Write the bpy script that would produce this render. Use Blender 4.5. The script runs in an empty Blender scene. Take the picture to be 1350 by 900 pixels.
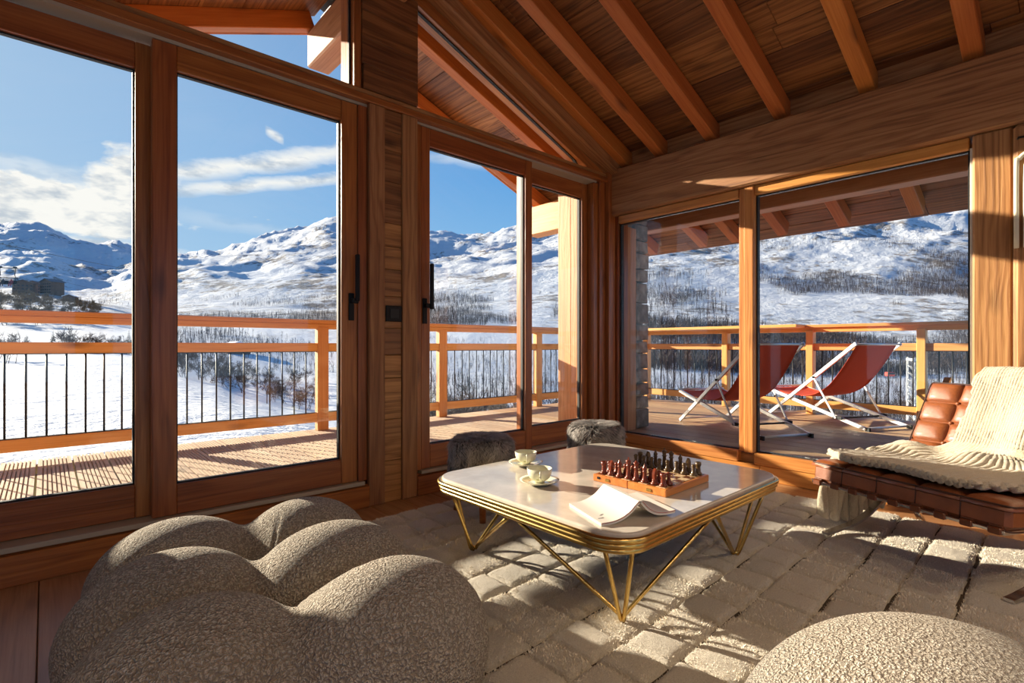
import bpy, bmesh, math, random
import numpy as np
from mathutils import Matrix, Vector, Quaternion

C = bpy.context.scene.collection
sc = bpy.context.scene
R = math.radians

# ------------------------------------------------------------------ camera
FPX, CX, CY, EYE = 686.0, 675.0, 455.0, 0.986
FWD = Vector((.6676, .7445, 0)); RGT = Vector((.7445, -.6676, 0))
cam_data = bpy.data.cameras.new('camera')
cam = bpy.data.objects.new('camera', cam_data); C.objects.link(cam)
cam.location = (0, 0, EYE)
cam.rotation_euler = (R(90), 0, -math.atan2(.6676, .7445))
cam_data.sensor_width = 36; cam_data.lens = FPX / 1350 * 36
cam_data.shift_y = 5 / 1350; cam_data.clip_start = .03; cam_data.clip_end = 12000
sc.camera = cam

# ------------------------------------------------------------------ sky
world = bpy.data.worlds.new('sky'); sc.world = world; world.use_nodes = True
wn = world.node_tree.nodes; wl = world.node_tree.links
wn.clear()
SUN = Vector((-.42, 1, .322)).normalized()

def pix_dir(px, py):
    return (FWD * FPX + RGT * (px - CX) + Vector((0, 0, CY - py))).normalized()

def wnode(t, **k):
    n = wn.new(t)
    for a, b in k.items(): setattr(n, a, b)
    return n
def wmath(op, a, b=None, clamp=False):
    n = wnode('ShaderNodeMath', operation=op); n.use_clamp = clamp
    for i, v in enumerate((a, b)):
        if v is None: continue
        if isinstance(v, (int, float)): n.inputs[i].default_value = v
        else: wl.new(v, n.inputs[i])
    return n.outputs[0]
wtc = wnode('ShaderNodeTexCoord'); wdir = wtc.outputs['Generated']
wsep = wnode('ShaderNodeSeparateXYZ'); wl.new(wdir, wsep.inputs[0])
azim = wmath('ARCTAN2', wsep.outputs[0], wsep.outputs[1])       # clockwise from +y
elev = wmath('ARCSINE', wsep.outputs[2])
ramp = wnode('ShaderNodeValToRGB'); wl.new(wmath('MULTIPLY', wmath('MAXIMUM', elev, 0.0), 1.25), ramp.inputs[0])
cr = ramp.color_ramp
cr.elements[0].position = 0.0; cr.elements[0].color = (.42, .66, .90, 1)
cr.elements[1].position = 1.0; cr.elements[1].color = (.04, .15, .48, 1)
for p, c in ((.15, (.27, .56, .90, 1)), (.38, (.12, .39, .82, 1)), (.6, (.085, .30, .70, 1))):
    e = cr.elements.new(p); e.color = c
sdot = wnode('ShaderNodeVectorMath', operation='DOT_PRODUCT'); wl.new(wdir, sdot.inputs[0]); sdot.inputs[1].default_value = SUN
glow = wmath('POWER', wmath('MAXIMUM', sdot.outputs['Value'], 0.0), 3.0)
mixg = wnode('ShaderNodeMixRGB'); wl.new(wmath('MULTIPLY', glow, .75, True), mixg.inputs[0])
wl.new(ramp.outputs[0], mixg.inputs[1]); mixg.inputs[2].default_value = (.58, .74, .90, 1)

def wnoise(scale, detail, stretch):
    mp = wnode('ShaderNodeMapping'); wl.new(wdir, mp.inputs[0]); mp.inputs['Scale'].default_value = stretch
    n = wnode('ShaderNodeTexNoise'); n.inputs['Scale'].default_value = scale; n.inputs['Detail'].default_value = detail
    n.inputs['Roughness'].default_value = .6
    wl.new(mp.outputs[0], n.inputs['Vector']); return n.outputs['Fac']
def ae(px, py):
    d = pix_dir(px, py); return math.atan2(d.x, d.y), math.asin(d.z)
nbig = wnoise(5.5, 7, (1, 1, 2.0)); nfine = wnoise(16, 5, (1, 1, 2.6)); nsoft = wnoise(2.2, 4, (1, 1, 3.5))

def bank(px, py, wa, we, gain):
    a0, e0 = ae(px, py)
    da = wmath('DIVIDE', wmath('SUBTRACT', azim, a0), wa); de = wmath('DIVIDE', wmath('SUBTRACT', elev, e0), we)
    r2 = wmath('ADD', wmath('MULTIPLY', da, da), wmath('MULTIPLY', de, de))
    m = wmath('SUBTRACT', 1.0, r2)
    return wmath('ADD', wmath('MULTIPLY', m, .55), wmath('MULTIPLY', wmath('SUBTRACT', nbig, .5), gain))
def streak(p0, p1, half, strength):
    a0, e0 = ae(*p0); a1, e1 = ae(*p1)
    t = wmath('DIVIDE', wmath('SUBTRACT', azim, a0), a1 - a0)
    line = wmath('ADD', wmath('MULTIPLY', t, e1 - e0), e0)
    off = wmath('ADD', wmath('SUBTRACT', elev, line), wmath('MULTIPLY', wmath('SUBTRACT', nfine, .5), half * 1.6))
    g = wmath('SUBTRACT', 1.0, wmath('POWER', wmath('ABSOLUTE', wmath('DIVIDE', off, half)), 1.5), True)
    tt = wmath('ABSOLUTE', wmath('SUBTRACT', t, .5))
    ends = wmath('SUBTRACT', 1.0, wmath('POWER', wmath('MULTIPLY', tt, 1.55), 4.0), True)
    return wmath('MULTIPLY', wmath('MULTIPLY', g, ends), strength, True)
b1 = wmath('MULTIPLY', bank(50, 268, .24, .052, 3.0), 4.5, True)
b2 = wmath('MULTIPLY', bank(158, 268, .095, .070, 2.6), 4.5, True)
b3 = wmath('MULTIPLY', bank(110, 322, .16, .014, .9), 2.0, True)
cl = wmath('MAXIMUM', wmath('MAXIMUM', b1, b2), b3)
for s in (((170, 232), (470, 198), .020, .95), ((235, 250), (470, 232), .013, .9), ((-30, 208), (150, 250), .024, .45),
          ((560, 205), (700, 222), .012, .4), ((352, 172), (372, 184), .010, .85), ((236, 285), (420, 312), .016, .2)):
    cl = wmath('MAXIMUM', cl, streak(*s))
veil = wmath('MULTIPLY', wmath('SUBTRACT', nsoft, .52), 1.2, True)
cl = wmath('MAXIMUM', cl, wmath('MULTIPLY', veil, .22))
shade = wnode('ShaderNodeMixRGB')
wl.new(wmath('MULTIPLY', wmath('SUBTRACT', nfine, .47), 6.0, True), shade.inputs[0])
shade.inputs[1].default_value = (1.06, 1.03, .99, 1); shade.inputs[2].default_value = (.60, .66, .74, 1)
mixc = wnode('ShaderNodeMixRGB'); wl.new(cl, mixc.inputs[0]); wl.new(mixg.outputs[0], mixc.inputs[1]); wl.new(shade.outputs[0], mixc.inputs[2])
bg = wnode('ShaderNodeBackground'); wl.new(mixc.outputs[0], bg.inputs[0]); bg.inputs[1].default_value = 1.0
wo = wnode('ShaderNodeOutputWorld'); wl.new(bg.outputs[0], wo.inputs[0])

# ------------------------------------------------------------------ sun and added fill spots
sd = bpy.data.lights.new('sun', 'SUN'); sd.energy = 14.8; sd.color = (1, .865, .68); sd.angle = R(.6)
so = bpy.data.objects.new('sun', sd); C.objects.link(so)
so.rotation_euler = SUN.to_track_quat('Z', 'Y').to_euler()
def spot(name, loc, energy, color):
    l = bpy.data.lights.new(name, 'SPOT'); l.energy = energy; l.color = color; l.spot_size = R(150); l.spot_blend = 1; l.shadow_soft_size = .06
    o = bpy.data.objects.new(name, l); C.objects.link(o); o.location = loc; return o
for lx, ly, lz in ((-1.4, -.6, 2.1), (-.5, -1.6, 2.4), (.6, -1.0, 2.7), (1.7, -1.6, 2.7), (2.9, -1.3, 2.5)):
    spot('fill_spot', (lx, ly, lz), 68, (1, .76, .50))  # fill light added out of view to brighten the room; no fittings
sc.view_settings.view_transform = 'Standard'; sc.view_settings.look = 'None'
sc.view_settings.exposure = 0.0; sc.view_settings.gamma = 1.0
sc.view_settings.use_curve_mapping = False

# ------------------------------------------------------------------ helpers
rng = random.Random(7)
W = {}
def thing(name, label=None, cat=None, loc=(0, 0, 0), rz=0, group=None, kind=None, M=None):
    o = bpy.data.objects.new(name, None); C.objects.link(o)
    M = M if M is not None else Matrix.Translation(loc) @ Matrix.Rotation(rz, 4, 'Z')
    o.matrix_basis = M; W[o] = M; o.empty_display_size = .1
    return tag(o, label, cat, group, kind)
def tag(o, label=None, cat=None, group=None, kind=None):
    if label: o['label'] = label
    if cat: o['category'] = cat
    if group: o['group'] = group
    if kind: o['kind'] = kind
    return o
def link(name, me, mat, M=Matrix(), parent=None, label=None, kind=None):
    """M is relative to the parent when there is one."""
    o = bpy.data.objects.new(name, me); C.objects.link(o)
    if mat and not me.materials: me.materials.append(mat)
    if parent: o.parent = parent; W[o] = W[parent] @ M
    else: W[o] = M
    o.matrix_basis = M
    return tag(o, label, kind=kind)
def worldlink(name, me, mat, M, parent):
    return link(name, me, mat, W[parent].inverted() @ M, parent)
def copy_tree(src, M=None, parent=None, label=None):
    c = src.copy(); C.objects.link(c); c.parent = parent
    if M is not None: c.matrix_basis = M
    if label: c['label'] = label
    for ch in list(src.children): copy_tree(ch, None, c)
    return c
def meshdata(name, v, f, smooth=False):
    me = bpy.data.meshes.new(name)
    me.from_pydata([tuple(p) for p in v], [], [tuple(int(i) for i in q) for q in f]); me.update()
    if smooth: me.polygons.foreach_set('use_smooth', [True] * len(me.polygons))
    return me
def bm_mesh(name, bm, smooth=False):
    bmesh.ops.recalc_face_normals(bm, faces=bm.faces)
    me = bpy.data.meshes.new(name); bm.to_mesh(me); bm.free()
    if smooth: me.polygons.foreach_set('use_smooth', [True] * len(me.polygons))
    return me
_box = {}
def box_me(l, w, h, mat, bev=.004):
    key = (round(l, 3), round(w, 3), round(h, 3), mat.name, bev)
    if key not in _box:
        bm = bmesh.new(); bmesh.ops.create_cube(bm, size=1)
        bmesh.ops.scale(bm, vec=(l, w, h), verts=bm.verts)
        b = min(bev, l * .3, w * .3, h * .3)
        if b > 0: bmesh.ops.bevel(bm, geom=list(bm.edges), offset=b, segments=1, affect='EDGES')
        me = bm_mesh('block', bm); me.materials.append(mat); _box[key] = me
    return _box[key]
def frame_from(p0, p1, up=(0, 0, 1), roll=0):
    p0 = Vector(p0); p1 = Vector(p1); x = (p1 - p0).normalized(); up = Vector(up)
    if abs(x.dot(up)) > .98: up = Vector((0, 1, 0)) if abs(x.y) < .9 else Vector((1, 0, 0))
    y = up.cross(x).normalized(); z = x.cross(y)
    M = Matrix((x, y, z)).transposed().to_4x4(); M.translation = (p0 + p1) / 2
    return M @ Matrix.Rotation(roll, 4, 'X'), (p1 - p0).length
def beam(name, p0, p1, w, h, mat, parent, bev=.004, up=(0, 0, 1), label=None, roll=0):
    """bar from p0 to p1 (world), w sideways, h along up; its grain runs along it"""
    M, l = frame_from(p0, p1, up, roll)
    o = worldlink(name, box_me(l, w, h, mat, bev), mat, M, parent)
    if label: o['label'] = label
    return o
AX = {'x': ((1, 0, 0), (0, 1, 0), (0, 0, 1)), 'y': ((0, 1, 0), (-1, 0, 0), (0, 0, 1)), 'z': ((0, 0, 1), (0, 1, 0), (-1, 0, 0))}
def slab(name, a, b, mat, parent, axis=None, bev=.004, label=None):
    a = Vector(a); b = Vector(b); d = b - a
    if axis is None: axis = 'xyz'[max(range(3), key=lambda i: d[i])]
    cols = [Vector(c) for c in AX[axis]]
    dims = [abs(sum(c[i] * d[i] for i in range(3))) for c in cols]
    M = Matrix(cols).transposed().to_4x4(); M.translation = (a + b) / 2
    o = worldlink(name, box_me(*dims, mat, bev), mat, M, parent)
    if label: o['label'] = label
    return o
def tube_me(name, pts, r, n=8, closed=False, radii=None, flat=1.0, up=(0, 0, 1)):
    pts = [Vector(p) for p in pts]; V = []; F = []; m = len(pts)
    for i, p in enumerate(pts):
        if closed: t = (pts[(i + 1) % m] - pts[i - 1])
        else: t = pts[min(i + 1, m - 1)] - pts[max(i - 1, 0)]
        t.normalize(); u = Vector(up)
        if abs(t.dot(u)) > .97: u = Vector((1, 0, 0))
        s = t.cross(u).normalized(); q = s.cross(t)
        rr = radii[i] if radii else r
        for k in range(n):
            a = 2 * math.pi * (k + .5) / n
            V.append(p + s * math.cos(a) * rr + q * math.sin(a) * rr * flat)
    for i in range(m if closed else m - 1):
        j = (i + 1) % m
        for k in range(n):
            F.append((i * n + k, i * n + (k + 1) % n, j * n + (k + 1) % n, j * n + k))
    if not closed:
        F.append(tuple(range(n - 1, -1, -1))); F.append(tuple((m - 1) * n + k for k in range(n)))
    return meshdata(name, V, F, True)
def lathe_me(name, prof, n=20, smooth=True):
    V = []; F = []
    for (r, z) in prof:
        for k in range(n):
            a = 2 * math.pi * k / n; V.append((r * math.cos(a), r * math.sin(a), z))
    for i in range(len(prof) - 1):
        for k in range(n):
            F.append((i * n + k, i * n + (k + 1) % n, (i + 1) * n + (k + 1) % n, (i + 1) * n + k))
    F.append(tuple(range(n - 1, -1, -1))); F.append(tuple((len(prof) - 1) * n + k for k in range(n)))
    return meshdata(name, V, F, smooth)
def bez(p, n=12):
    """Catmull-Rom through points"""
    P = [Vector(q) for q in p]; P = [P[0] * 2 - P[1]] + P + [P[-1] * 2 - P[-2]]; out = []
    for i in range(1, len(P) - 2):
        for k in range(n):
            t = k / n; a, b, c, d = P[i - 1:i + 3]
            out.append(.5 * ((2 * b) + (c - a) * t + (2 * a - 5 * b + 4 * c - d) * t * t + (3 * b - a - 3 * c + d) * t ** 3))
    out.append(P[-2]); return out
# value noise in numpy
_perm = np.random.RandomState(3).rand(4096)
def vnoise2(x, y, seed=0):
    xi = np.floor(x).astype(np.int64); yi = np.floor(y).astype(np.int64); fx = x - xi; fy = y - yi
    fx = fx * fx * (3 - 2 * fx); fy = fy * fy * (3 - 2 * fy)
    h = lambda a, b: _perm[(a * 7919 + b * 104729 + seed * 1301 + (a * b) * 31) & 4095]
    return (h(xi, yi) * (1 - fx) + h(xi + 1, yi) * fx) * (1 - fy) + (h(xi, yi + 1) * (1 - fx) + h(xi + 1, yi + 1) * fx) * fy - .5
def fbm(x, y, octv=5, seed=0, ridged=False):
    s = np.zeros_like(x); a = 1.0; tot = 0
    for i in range(octv):
        n = vnoise2(x * 2 ** i + i * 13.7, y * 2 ** i - i * 7.3, seed + i)
        s += a * ((.25 - np.abs(n)) * 2 if ridged else n); tot += a; a *= .5
    return s / tot
def grid_faces(nu, nv, wrap=False):
    F = []
    for i in range(nu - 1):
        for j in range(nv if wrap else nv - 1):
            k = (j + 1) % nv
            F.append((i * nv + j, i * nv + k, (i + 1) * nv + k, (i + 1) * nv + j))
    return F

# ------------------------------------------------------------------ materials
class N:
    def __init__(s, name):
        s.m = bpy.data.materials.new(name); s.m.use_nodes = True
        s.t = s.m.node_tree; s.n = s.t.nodes; s.b = s.n['Principled BSDF']; s.out = s.n['Material Output']
    def new(s, t, ins=None, **k):
        n = s.n.new(t)
        for a, b in k.items(): setattr(n, a, b)
        for a, v in (ins or {}).items(): s.set(n.inputs[a], v)
        return n
    def set(s, sock, v):
        if isinstance(v, bpy.types.NodeSocket): s.t.links.new(v, sock)
        else: sock.default_value = v
    def math(s, op, a, b=0.0, clamp=False):
        n = s.new('ShaderNodeMath', {0: a, 1: b}, operation=op); n.use_clamp = clamp; return n.outputs[0]
    def obj(s): return s.new('ShaderNodeTexCoord').outputs['Object']
    def noise(s, vec, scale, detail=4, rough=.55, dist=0):
        return s.new('ShaderNodeTexNoise', {'Vector': vec, 'Scale': scale, 'Detail': detail, 'Roughness': rough, 'Distortion': dist}).outputs['Fac']
    def ramp(s, fac, stops):
        n = s.new('ShaderNodeValToRGB', {0: fac}); c = n.color_ramp
        c.elements[0].position, c.elements[0].color = stops[0][0], (*stops[0][1], 1)
        c.elements[1].position, c.elements[1].color = stops[-1][0], (*stops[-1][1], 1)
        for p, col in stops[1:-1]: c.elements.new(p).color = (*col, 1)
        return n.outputs[0]
    def mix(s, fac, a, b, mode='MIX'):
        n = s.new('ShaderNodeMixRGB', {0: fac, 1: a if isinstance(a, bpy.types.NodeSocket) else (*a, 1), 2: b if isinstance(b, bpy.types.NodeSocket) else (*b, 1)}, blend_type=mode)
        return n.outputs[0]
    def bump(s, h, strength, dist):
        n = s.new('ShaderNodeBump', {'Height': h, 'Strength': strength, 'Distance': dist}); s.set(s.b.inputs['Normal'], n.outputs[0])
    def fin(s, color=None, rough=.5, metal=0, **k):
        if color is not None: s.set(s.b.inputs['Base Color'], color if isinstance(color, bpy.types.NodeSocket) else (*color, 1))
        s.set(s.b.inputs['Roughness'], rough); s.b.inputs['Metallic'].default_value = metal
        for a, v in k.items(): s.set(s.b.inputs[a], v)
        return s.m
def wood(name, dark, mid, light, rough=.45, rings=9.0, var=.35, rel=.0012, knots=True, hue=.0, coat=0.0, ringw=.15):
    s = N(name); info = s.new('ShaderNodeObjectInfo'); rnd = info.outputs['Random']
    off = s.new('ShaderNodeVectorMath', {0: s.obj(), 1: s.new('ShaderNodeCombineXYZ', {0: s.math('MULTIPLY', rnd, 37.0), 1: s.math('MULTIPLY', rnd, 11.3), 2: s.math('MULTIPLY', rnd, 5.1)}).outputs[0]}, operation='ADD').outputs[0]
    mp = s.new('ShaderNodeMapping', {0: off, 'Scale': (.8, 9, 9)}).outputs[0]
    big = s.noise(mp, 1.0, 3, .5, .6)
    # growth rings: distance bands distorted along the grain
    sp = s.new('ShaderNodeSeparateXYZ', {0: mp})
    ph = s.math('ADD', s.math('MULTIPLY', s.math('ADD', sp.outputs[1], s.math('MULTIPLY', sp.outputs[2], .6)), rings * 2.2), s.math('MULTIPLY', big, 30.0))
    ring = s.math('ADD', s.math('MULTIPLY', s.math('SINE', ph), .5), .5)
    ring = s.math('POWER', ring, 1.6)
    mp2 = s.new('ShaderNodeMapping', {0: off, 'Scale': (3, 110, 110)}).outputs[0]
    fib = s.noise(mp2, 1.0, 3, .6)
    fac = s.math('ADD', s.math('MULTIPLY', ring, ringw), s.math('ADD', s.math('MULTIPLY', fib, .50), s.math('MULTIPLY', big, .40)))
    col = s.ramp(fac, ((.28, light), (.55, mid), (.88, dark)))
    if knots:
        vo = s.new('ShaderNodeTexVoronoi', {'Vector': s.new('ShaderNodeMapping', {0: off, 'Scale': (1.6, 5, 5)}).outputs[0], 'Scale': 1.0})
        kn = s.math('SUBTRACT', 1.0, s.math('MULTIPLY', vo.outputs['Distance'], 5.5), True)
        col = s.mix(s.math('MULTIPLY', kn, .9), col, tuple(c * .45 for c in dark))
    hsv = s.new('ShaderNodeHueSaturation', {'Color': col, 'Value': s.math('ADD', s.math('MULTIPLY', rnd, var), 1.0 - var * .55), 'Hue': s.math('ADD', s.math('MULTIPLY', rnd, .012), .494 + hue)})
    s.bump(s.math('ADD', s.math('MULTIPLY', ring, .5), fib), .55, rel)
    return s.fin(hsv.outputs[0], s.math('ADD', s.math('MULTIPLY', fib, .2), rough - .1), **{'Coat Weight': coat, 'Coat Roughness': .25})
def plain(name, col, rough=.5, metal=0, noise=0, nscale=30, **k):
    s = N(name)
    if noise:
        f = s.noise(s.obj(), nscale, 5)
        col = s.ramp(f, ((.3, tuple(c * (1 - noise) for c in col)), (.7, tuple(min(1, c * (1 + noise)) for c in col))))
    return s.fin(col, rough, metal, **k)

M_frame = wood('stained_larch_frame', (.10, .025, .006), (.31, .092, .022), (.47, .165, .043), .36, 7, .2, coat=.15)
M_old = wood('aged_timber', (.09, .032, .009), (.36, .158, .052), (.54, .28, .105), .6, 9, .3, .0025, ringw=.17)
M_plank = wood('aged_plank', (.06, .019, .006), (.235, .090, .026), (.42, .18, .058), .5, 7, .8, .0016, ringw=.2)
M_plankw = wood('golden_plank', (.09, .03, .008), (.36, .155, .045), (.55, .27, .09), .5, 7, .7, .0016, ringw=.2)
M_rafter = wood('orange_spruce_rafter', (.24, .058, .010), (.50, .145, .026), (.62, .21, .045), .5, 5, .2, ringw=.1)
M_larch = wood('larch_outdoors', (.46, .175, .040), (.72, .335, .092), (.82, .44, .145), .5, 6, .15, ringw=.1)
M_panel = wood('larch_cladding', (.28, .10, .032), (.50, .215, .085), (.64, .31, .14), .55, 7, .25, ringw=.12)
M_sill = wood('honey_larch_sill', (.30, .095, .018), (.56, .22, .05), (.68, .32, .09), .42, 10, .2, ringw=.15)
M_deck = wood('weathered_decking', (.26, .16, .095), (.48, .345, .225), (.60, .465, .33), .7, 4, .3, knots=True, ringw=.08)
M_deck2 = wood('brown_decking', (.20, .11, .05), (.43, .26, .135), (.54, .35, .19), .6, 4, .3, ringw=.08)
M_oak = wood('oak_floorboard', (.17, .080, .032), (.36, .175, .072), (.46, .24, .105), .40, 4, .25, ringw=.12)
M_leg = wood('stool_wood', (.15, .045, .012), (.32, .11, .03), (.42, .16, .05), .4, 5, .1, knots=False)
M_black = plain('black_metal', (.012, .012, .013), .45, .6)
M_bar = plain('baluster_steel', (.03, .032, .034), .5, .8)
M_alu = plain('pale_track', (.44, .38, .29), .4)
M_gasket = plain('black_gasket', (.012, .012, .012), .6)
M_gskt2 = plain('pale_glazing_bead', (.70, .66, .58), .5)
M_chrome = plain('polished_steel', (.74, .74, .75), .13, 1)
M_silver = plain('silver_aluminium', (.78, .78, .77), .32, .55)
M_red = N('red_canvas')
_f = M_red.noise(M_red.obj(), 180, 3)
M_red.bump(_f, .3, .002)
M_red = M_red.fin(M_red.ramp(_f, ((.3, (.62, .055, .016)), (.7, (.74, .085, .026)))), .8)
def glass_mat(name, tint=(.97, .985, .98)):
    s = N(name); s.n.remove(s.b)
    tr = s.new('ShaderNodeBsdfTransparent', {0: (*tint, 1)})
    gl = s.new('ShaderNodeBsdfGlossy', {'Color': (1, 1, 1, 1), 'Roughness': .02})
    fc = s.new('ShaderNodeLayerWeight', {'Blend': .5}).outputs['Facing']
    lw = s.math('ADD', s.math('MULTIPLY', s.math('POWER', fc, 5.0), .9), .022)
    mx = s.new('ShaderNodeMixShader', {0: lw, 1: tr.outputs[0], 2: gl.outputs[0]})
    s.t.links.new(mx.outputs[0], s.out.inputs[0]); return s.m
M_glass = glass_mat('window_glass')

# ------------------------------------------------------------------ floor
floor = thing('floor', kind='structure')
x = -2.6
while x < 3.9:
    y0 = -2.9 - rng.random() * .9
    while y0 < 2.96:
        y1 = y0 + rng.uniform(1.7, 2.5)
        slab('floorboard', (x + .0015, max(y0, -2.95) + .0015, -.022), (min(x + .215, 3.93) - .0015, min(y1, 2.97) - .0015, 0), M_oak, floor, 'y', .002)
        y0 = y1
    x += .215
slab('subfloor', (-2.7, -3.1, -.2), (4.06, 3.16, -.024), M_old, floor, 'y', 0)

# ------------------------------------------------------------------ left wall (the plane y = 3)
def leaf(name, x0, x1, z0, z1, st, y0, kind_label, rail_b=.145, rail_t=.12, hand=None, mat=M_frame, dep=.07, axis_y=True):
    """framed glass leaf in the left wall: stiles, rails, pane"""
    d = thing(name, kind='structure', loc=(x0, y0, z0))
    slab('stile', (x0, y0, z0), (x0 + st, y0 + dep, z1), mat, d, 'z')
    slab('stile', (x1 - st, y0, z0), (x1, y0 + dep, z1), mat, d, 'z')
    slab('top_rail', (x0 + st, y0 + .002, z1 - rail_t), (x1 - st, y0 + dep, z1), mat, d, 'x')
    slab('bottom_rail', (x0 + st, y0 + .002, z0), (x1 - st, y0 + dep, z0 + rail_b), mat, d, 'x')
    a, b, c, e = x0 + st, x1 - st, z0 + rail_b, z1 - rail_t
    g = .008
    slab('gasket', (a, y0 + dep * .40, c), (b, y0 + dep * .75, c + g), M_gasket, d, 'x', 0)
    slab('gasket', (a, y0 + dep * .40, e - g), (b, y0 + dep * .75, e), M_gasket, d, 'x', 0)
    slab('gasket', (a, y0 + dep * .40, c), (a + g, y0 + dep * .75, e), M_gasket, d, 'z', 0)
    slab('gasket', (b - g, y0 + dep * .40, c), (b, y0 + dep * .75, e), M_gasket, d, 'z', 0)
    slab('pane', (a + .002, y0 + dep * .5, c + .002), (b - .002, y0 + dep * .5 + .008, e - .002), M_glass, d, 'x', 0)
    if hand:
        hx, plate0, plate1, bar0, bar1, bx = hand
        h = slab('door_handle', (hx - .017, y0 - .012, plate0), (hx + .017, y0, plate1), M_black, d, 'z', .003, 'black lever handle on its plate')
        slab('lever', (bx - .012, y0 - .058, bar0), (bx + .012, y0 - .036, bar1), M_black, h, 'z', .004)
        slab('handle_neck', (min(hx, bx) - .01, y0 - .045, (plate0 + plate1) / 2 + .02), (max(hx, bx) + .01, y0 - .010, (plate0 + plate1) / 2 + .05), M_black, h, 'x', .003)
    return d
leaf('window_1', -.405, .40, .16, 2.44, .08, 3.055, '', .155, .125)
leaf('door_1', .378, 1.413, .16, 2.45, .10, 2.985, '', .145, .12, (1.372, 1.135, 1.30, 1.25, 1.53, 1.392))
leaf('door_2', 1.862, 2.895, .16, 2.45, .072, 2.985, '', .155, .12, (1.888, 1.13, 1.30, 1.225, 1.53, 1.918))
leaf('window_2', 2.85, 3.66, .16, 2.44, .075, 3.055, '', .16, .13)
# gable windows above the transom
ZH = lambda x: 2.575 + .39 * (3.525 - x)             # foot of the sloping frame, right of the ridge
RX = 1.63
def gable(name, pts, y0=3.03):
    d = thing(name, kind='structure', loc=(pts[0][0], y0, pts[0][1]))
    n = len(pts); V = [(p[0], y0, p[1]) for p in pts] + [(p[0], y0 + .008, p[1]) for p in pts]
    F = [tuple(range(n)), tuple(range(2 * n - 1, n - 1, -1))] + [(i, i + n, (i + 1) % n + n, (i + 1) % n) for i in range(n)]
    worldlink('pane', meshdata('pane', V, F), M_glass, Matrix(), d)
    for i in range(n):
        p, q = pts[i], pts[(i + 1) % n]
        beam('gasket', (p[0], y0 - .006, p[1]), (q[0], y0 - .006, q[1]), .024, .016, M_gasket, d, 0)
    return d
gable('window_3', ((1.825, 2.54), (3.50, 2.54), (3.43, ZH(3.43)), (1.825, ZH(1.825))))
ZL = lambda x: 2.575 + .39 * (3.525 - (2 * RX - x))
gable('window_4', ((-.05, 2.54), (1.385, 2.54), (1.385, ZL(1.385)), (-.05, ZL(-.05))))

wl_ = thing('wall_left', kind='structure')
slab('jamb', (-.465, 2.975, .0), (-.407, 3.15, 2.47), M_frame, wl_, 'z')
for k in range(11):
    xb = -.467 - .205 * k
    slab('wall_board', (xb - .203, 2.985, .0), (xb, 3.012, 2.468), M_plank, wl_, 'z', .003)
slab('wall_core', (-2.6, 3.014, .0), (-.467, 3.15, 2.468), M_old, wl_, 'z', 0)
slab('transom', (-2.6, 2.94, 2.47), (3.86, 3.16, 2.515), M_frame, wl_, 'x', .006)
slab('transom', (-2.6, 2.96, 2.515), (3.86, 3.15, 2.55), M_old, wl_, 'x', .006)
slab('track', (-.465, 2.985, 2.452), (3.7, 3.14, 2.469), M_alu, wl_, 'x', 0, 'pale aluminium door track')
slab('floor_track', (-.465, 2.955, .135), (1.45, 3.14, .158), M_alu, wl_, 'x', .002, 'pale aluminium door track')
slab('floor_track', (1.85, 2.955, .135), (3.70, 3.14, .158), M_alu, wl_, 'x', .002, 'pale aluminium door track')
slab('threshold', (-2.6, 2.97, 0), (3.86, 3.15, .133), M_frame, wl_, 'x', .004)
# jambs and the clad pier between the two sliding doors
slab('jamb', (1.415, 2.975, .158), (1.472, 3.15, 2.45), M_frame, wl_, 'z')
slab('jamb', (1.815, 2.975, .158), (1.858, 3.15, 2.45), M_frame, wl_, 'z')
slab('pier_board', (1.474, 2.945, .0), (1.578, 2.98, 2.468), M_old, wl_, 'z')
slab('pier_board', (1.702, 2.945, .0), (1.813, 2.98, 2.468), M_old, wl_, 'z')
slab('pier_core', (1.474, 2.985, 0), (1.813, 3.15, 2.468), M_old, wl_, 'z', 0)
z = .0
while z < 2.46:
    h = rng.choice((.17, .20, .145, .26, .12)); z1 = min(z + h, 2.468)
    slab('plank', (1.580, 2.958, z + .001), (1.700, 2.983, z1 - .001), M_plankw, wl_, 'x', .003); z = z1
z = 2.552
for h in (.15, .16, .17, .2, .2):
    slab('plank', (1.43 if z > 2.7 else 1.44, 2.955, z + .001), (1.822, 2.985, z + h - .001), M_plank, wl_, 'x', .003); z += h
slab('pier_core', (1.43, 2.988, 2.55), (1.822, 3.15, 3.5), M_old, wl_, 'z', 0)
slab('upper_jamb', (1.385, 2.965, 2.55), (1.43, 3.16, 3.25), M_frame, wl_, 'z')
# frame that follows the roof slope over the gable glass
beam('gable_frame', (1.80, 3.04, ZH(1.80) + .045), (3.90, 3.04, ZH(3.90) + .045), .13, .085, M_frame, wl_)
beam('gable_beam', (1.70, 2.985, ZH(1.70) + .17), (3.92, 2.985, ZH(3.92) + .17), .24, .15, M_old, wl_)
beam('gable_frame', (-2.4, 3.04, ZL(-2.4) + .045), (1.45, 3.04, ZL(1.45) + .045), .13, .085, M_frame, wl_)
beam('gable_beam', (-2.4, 3.02, ZL(-2.4) + .17), (1.55, 3.02, ZL(1.55) + .17), .18, .15, M_old, wl_)
# corner
slab('corner_post', (3.662, 2.985, .158), (3.72, 3.15, 2.45), M_frame, wl_, 'z')
slab('corner_post', (3.722, 2.965, .0), (3.80, 3.14, 2.468), M_frame, wl_, 'z')
slab('corner_post', (3.805, 2.925, .0), (3.90, 3.13, 2.60), M_frame, wl_, 'z')
slab('corner_post', (3.905, 2.90, .0), (4.06, 3.15, 2.60), M_frame, wl_, 'z')
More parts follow.
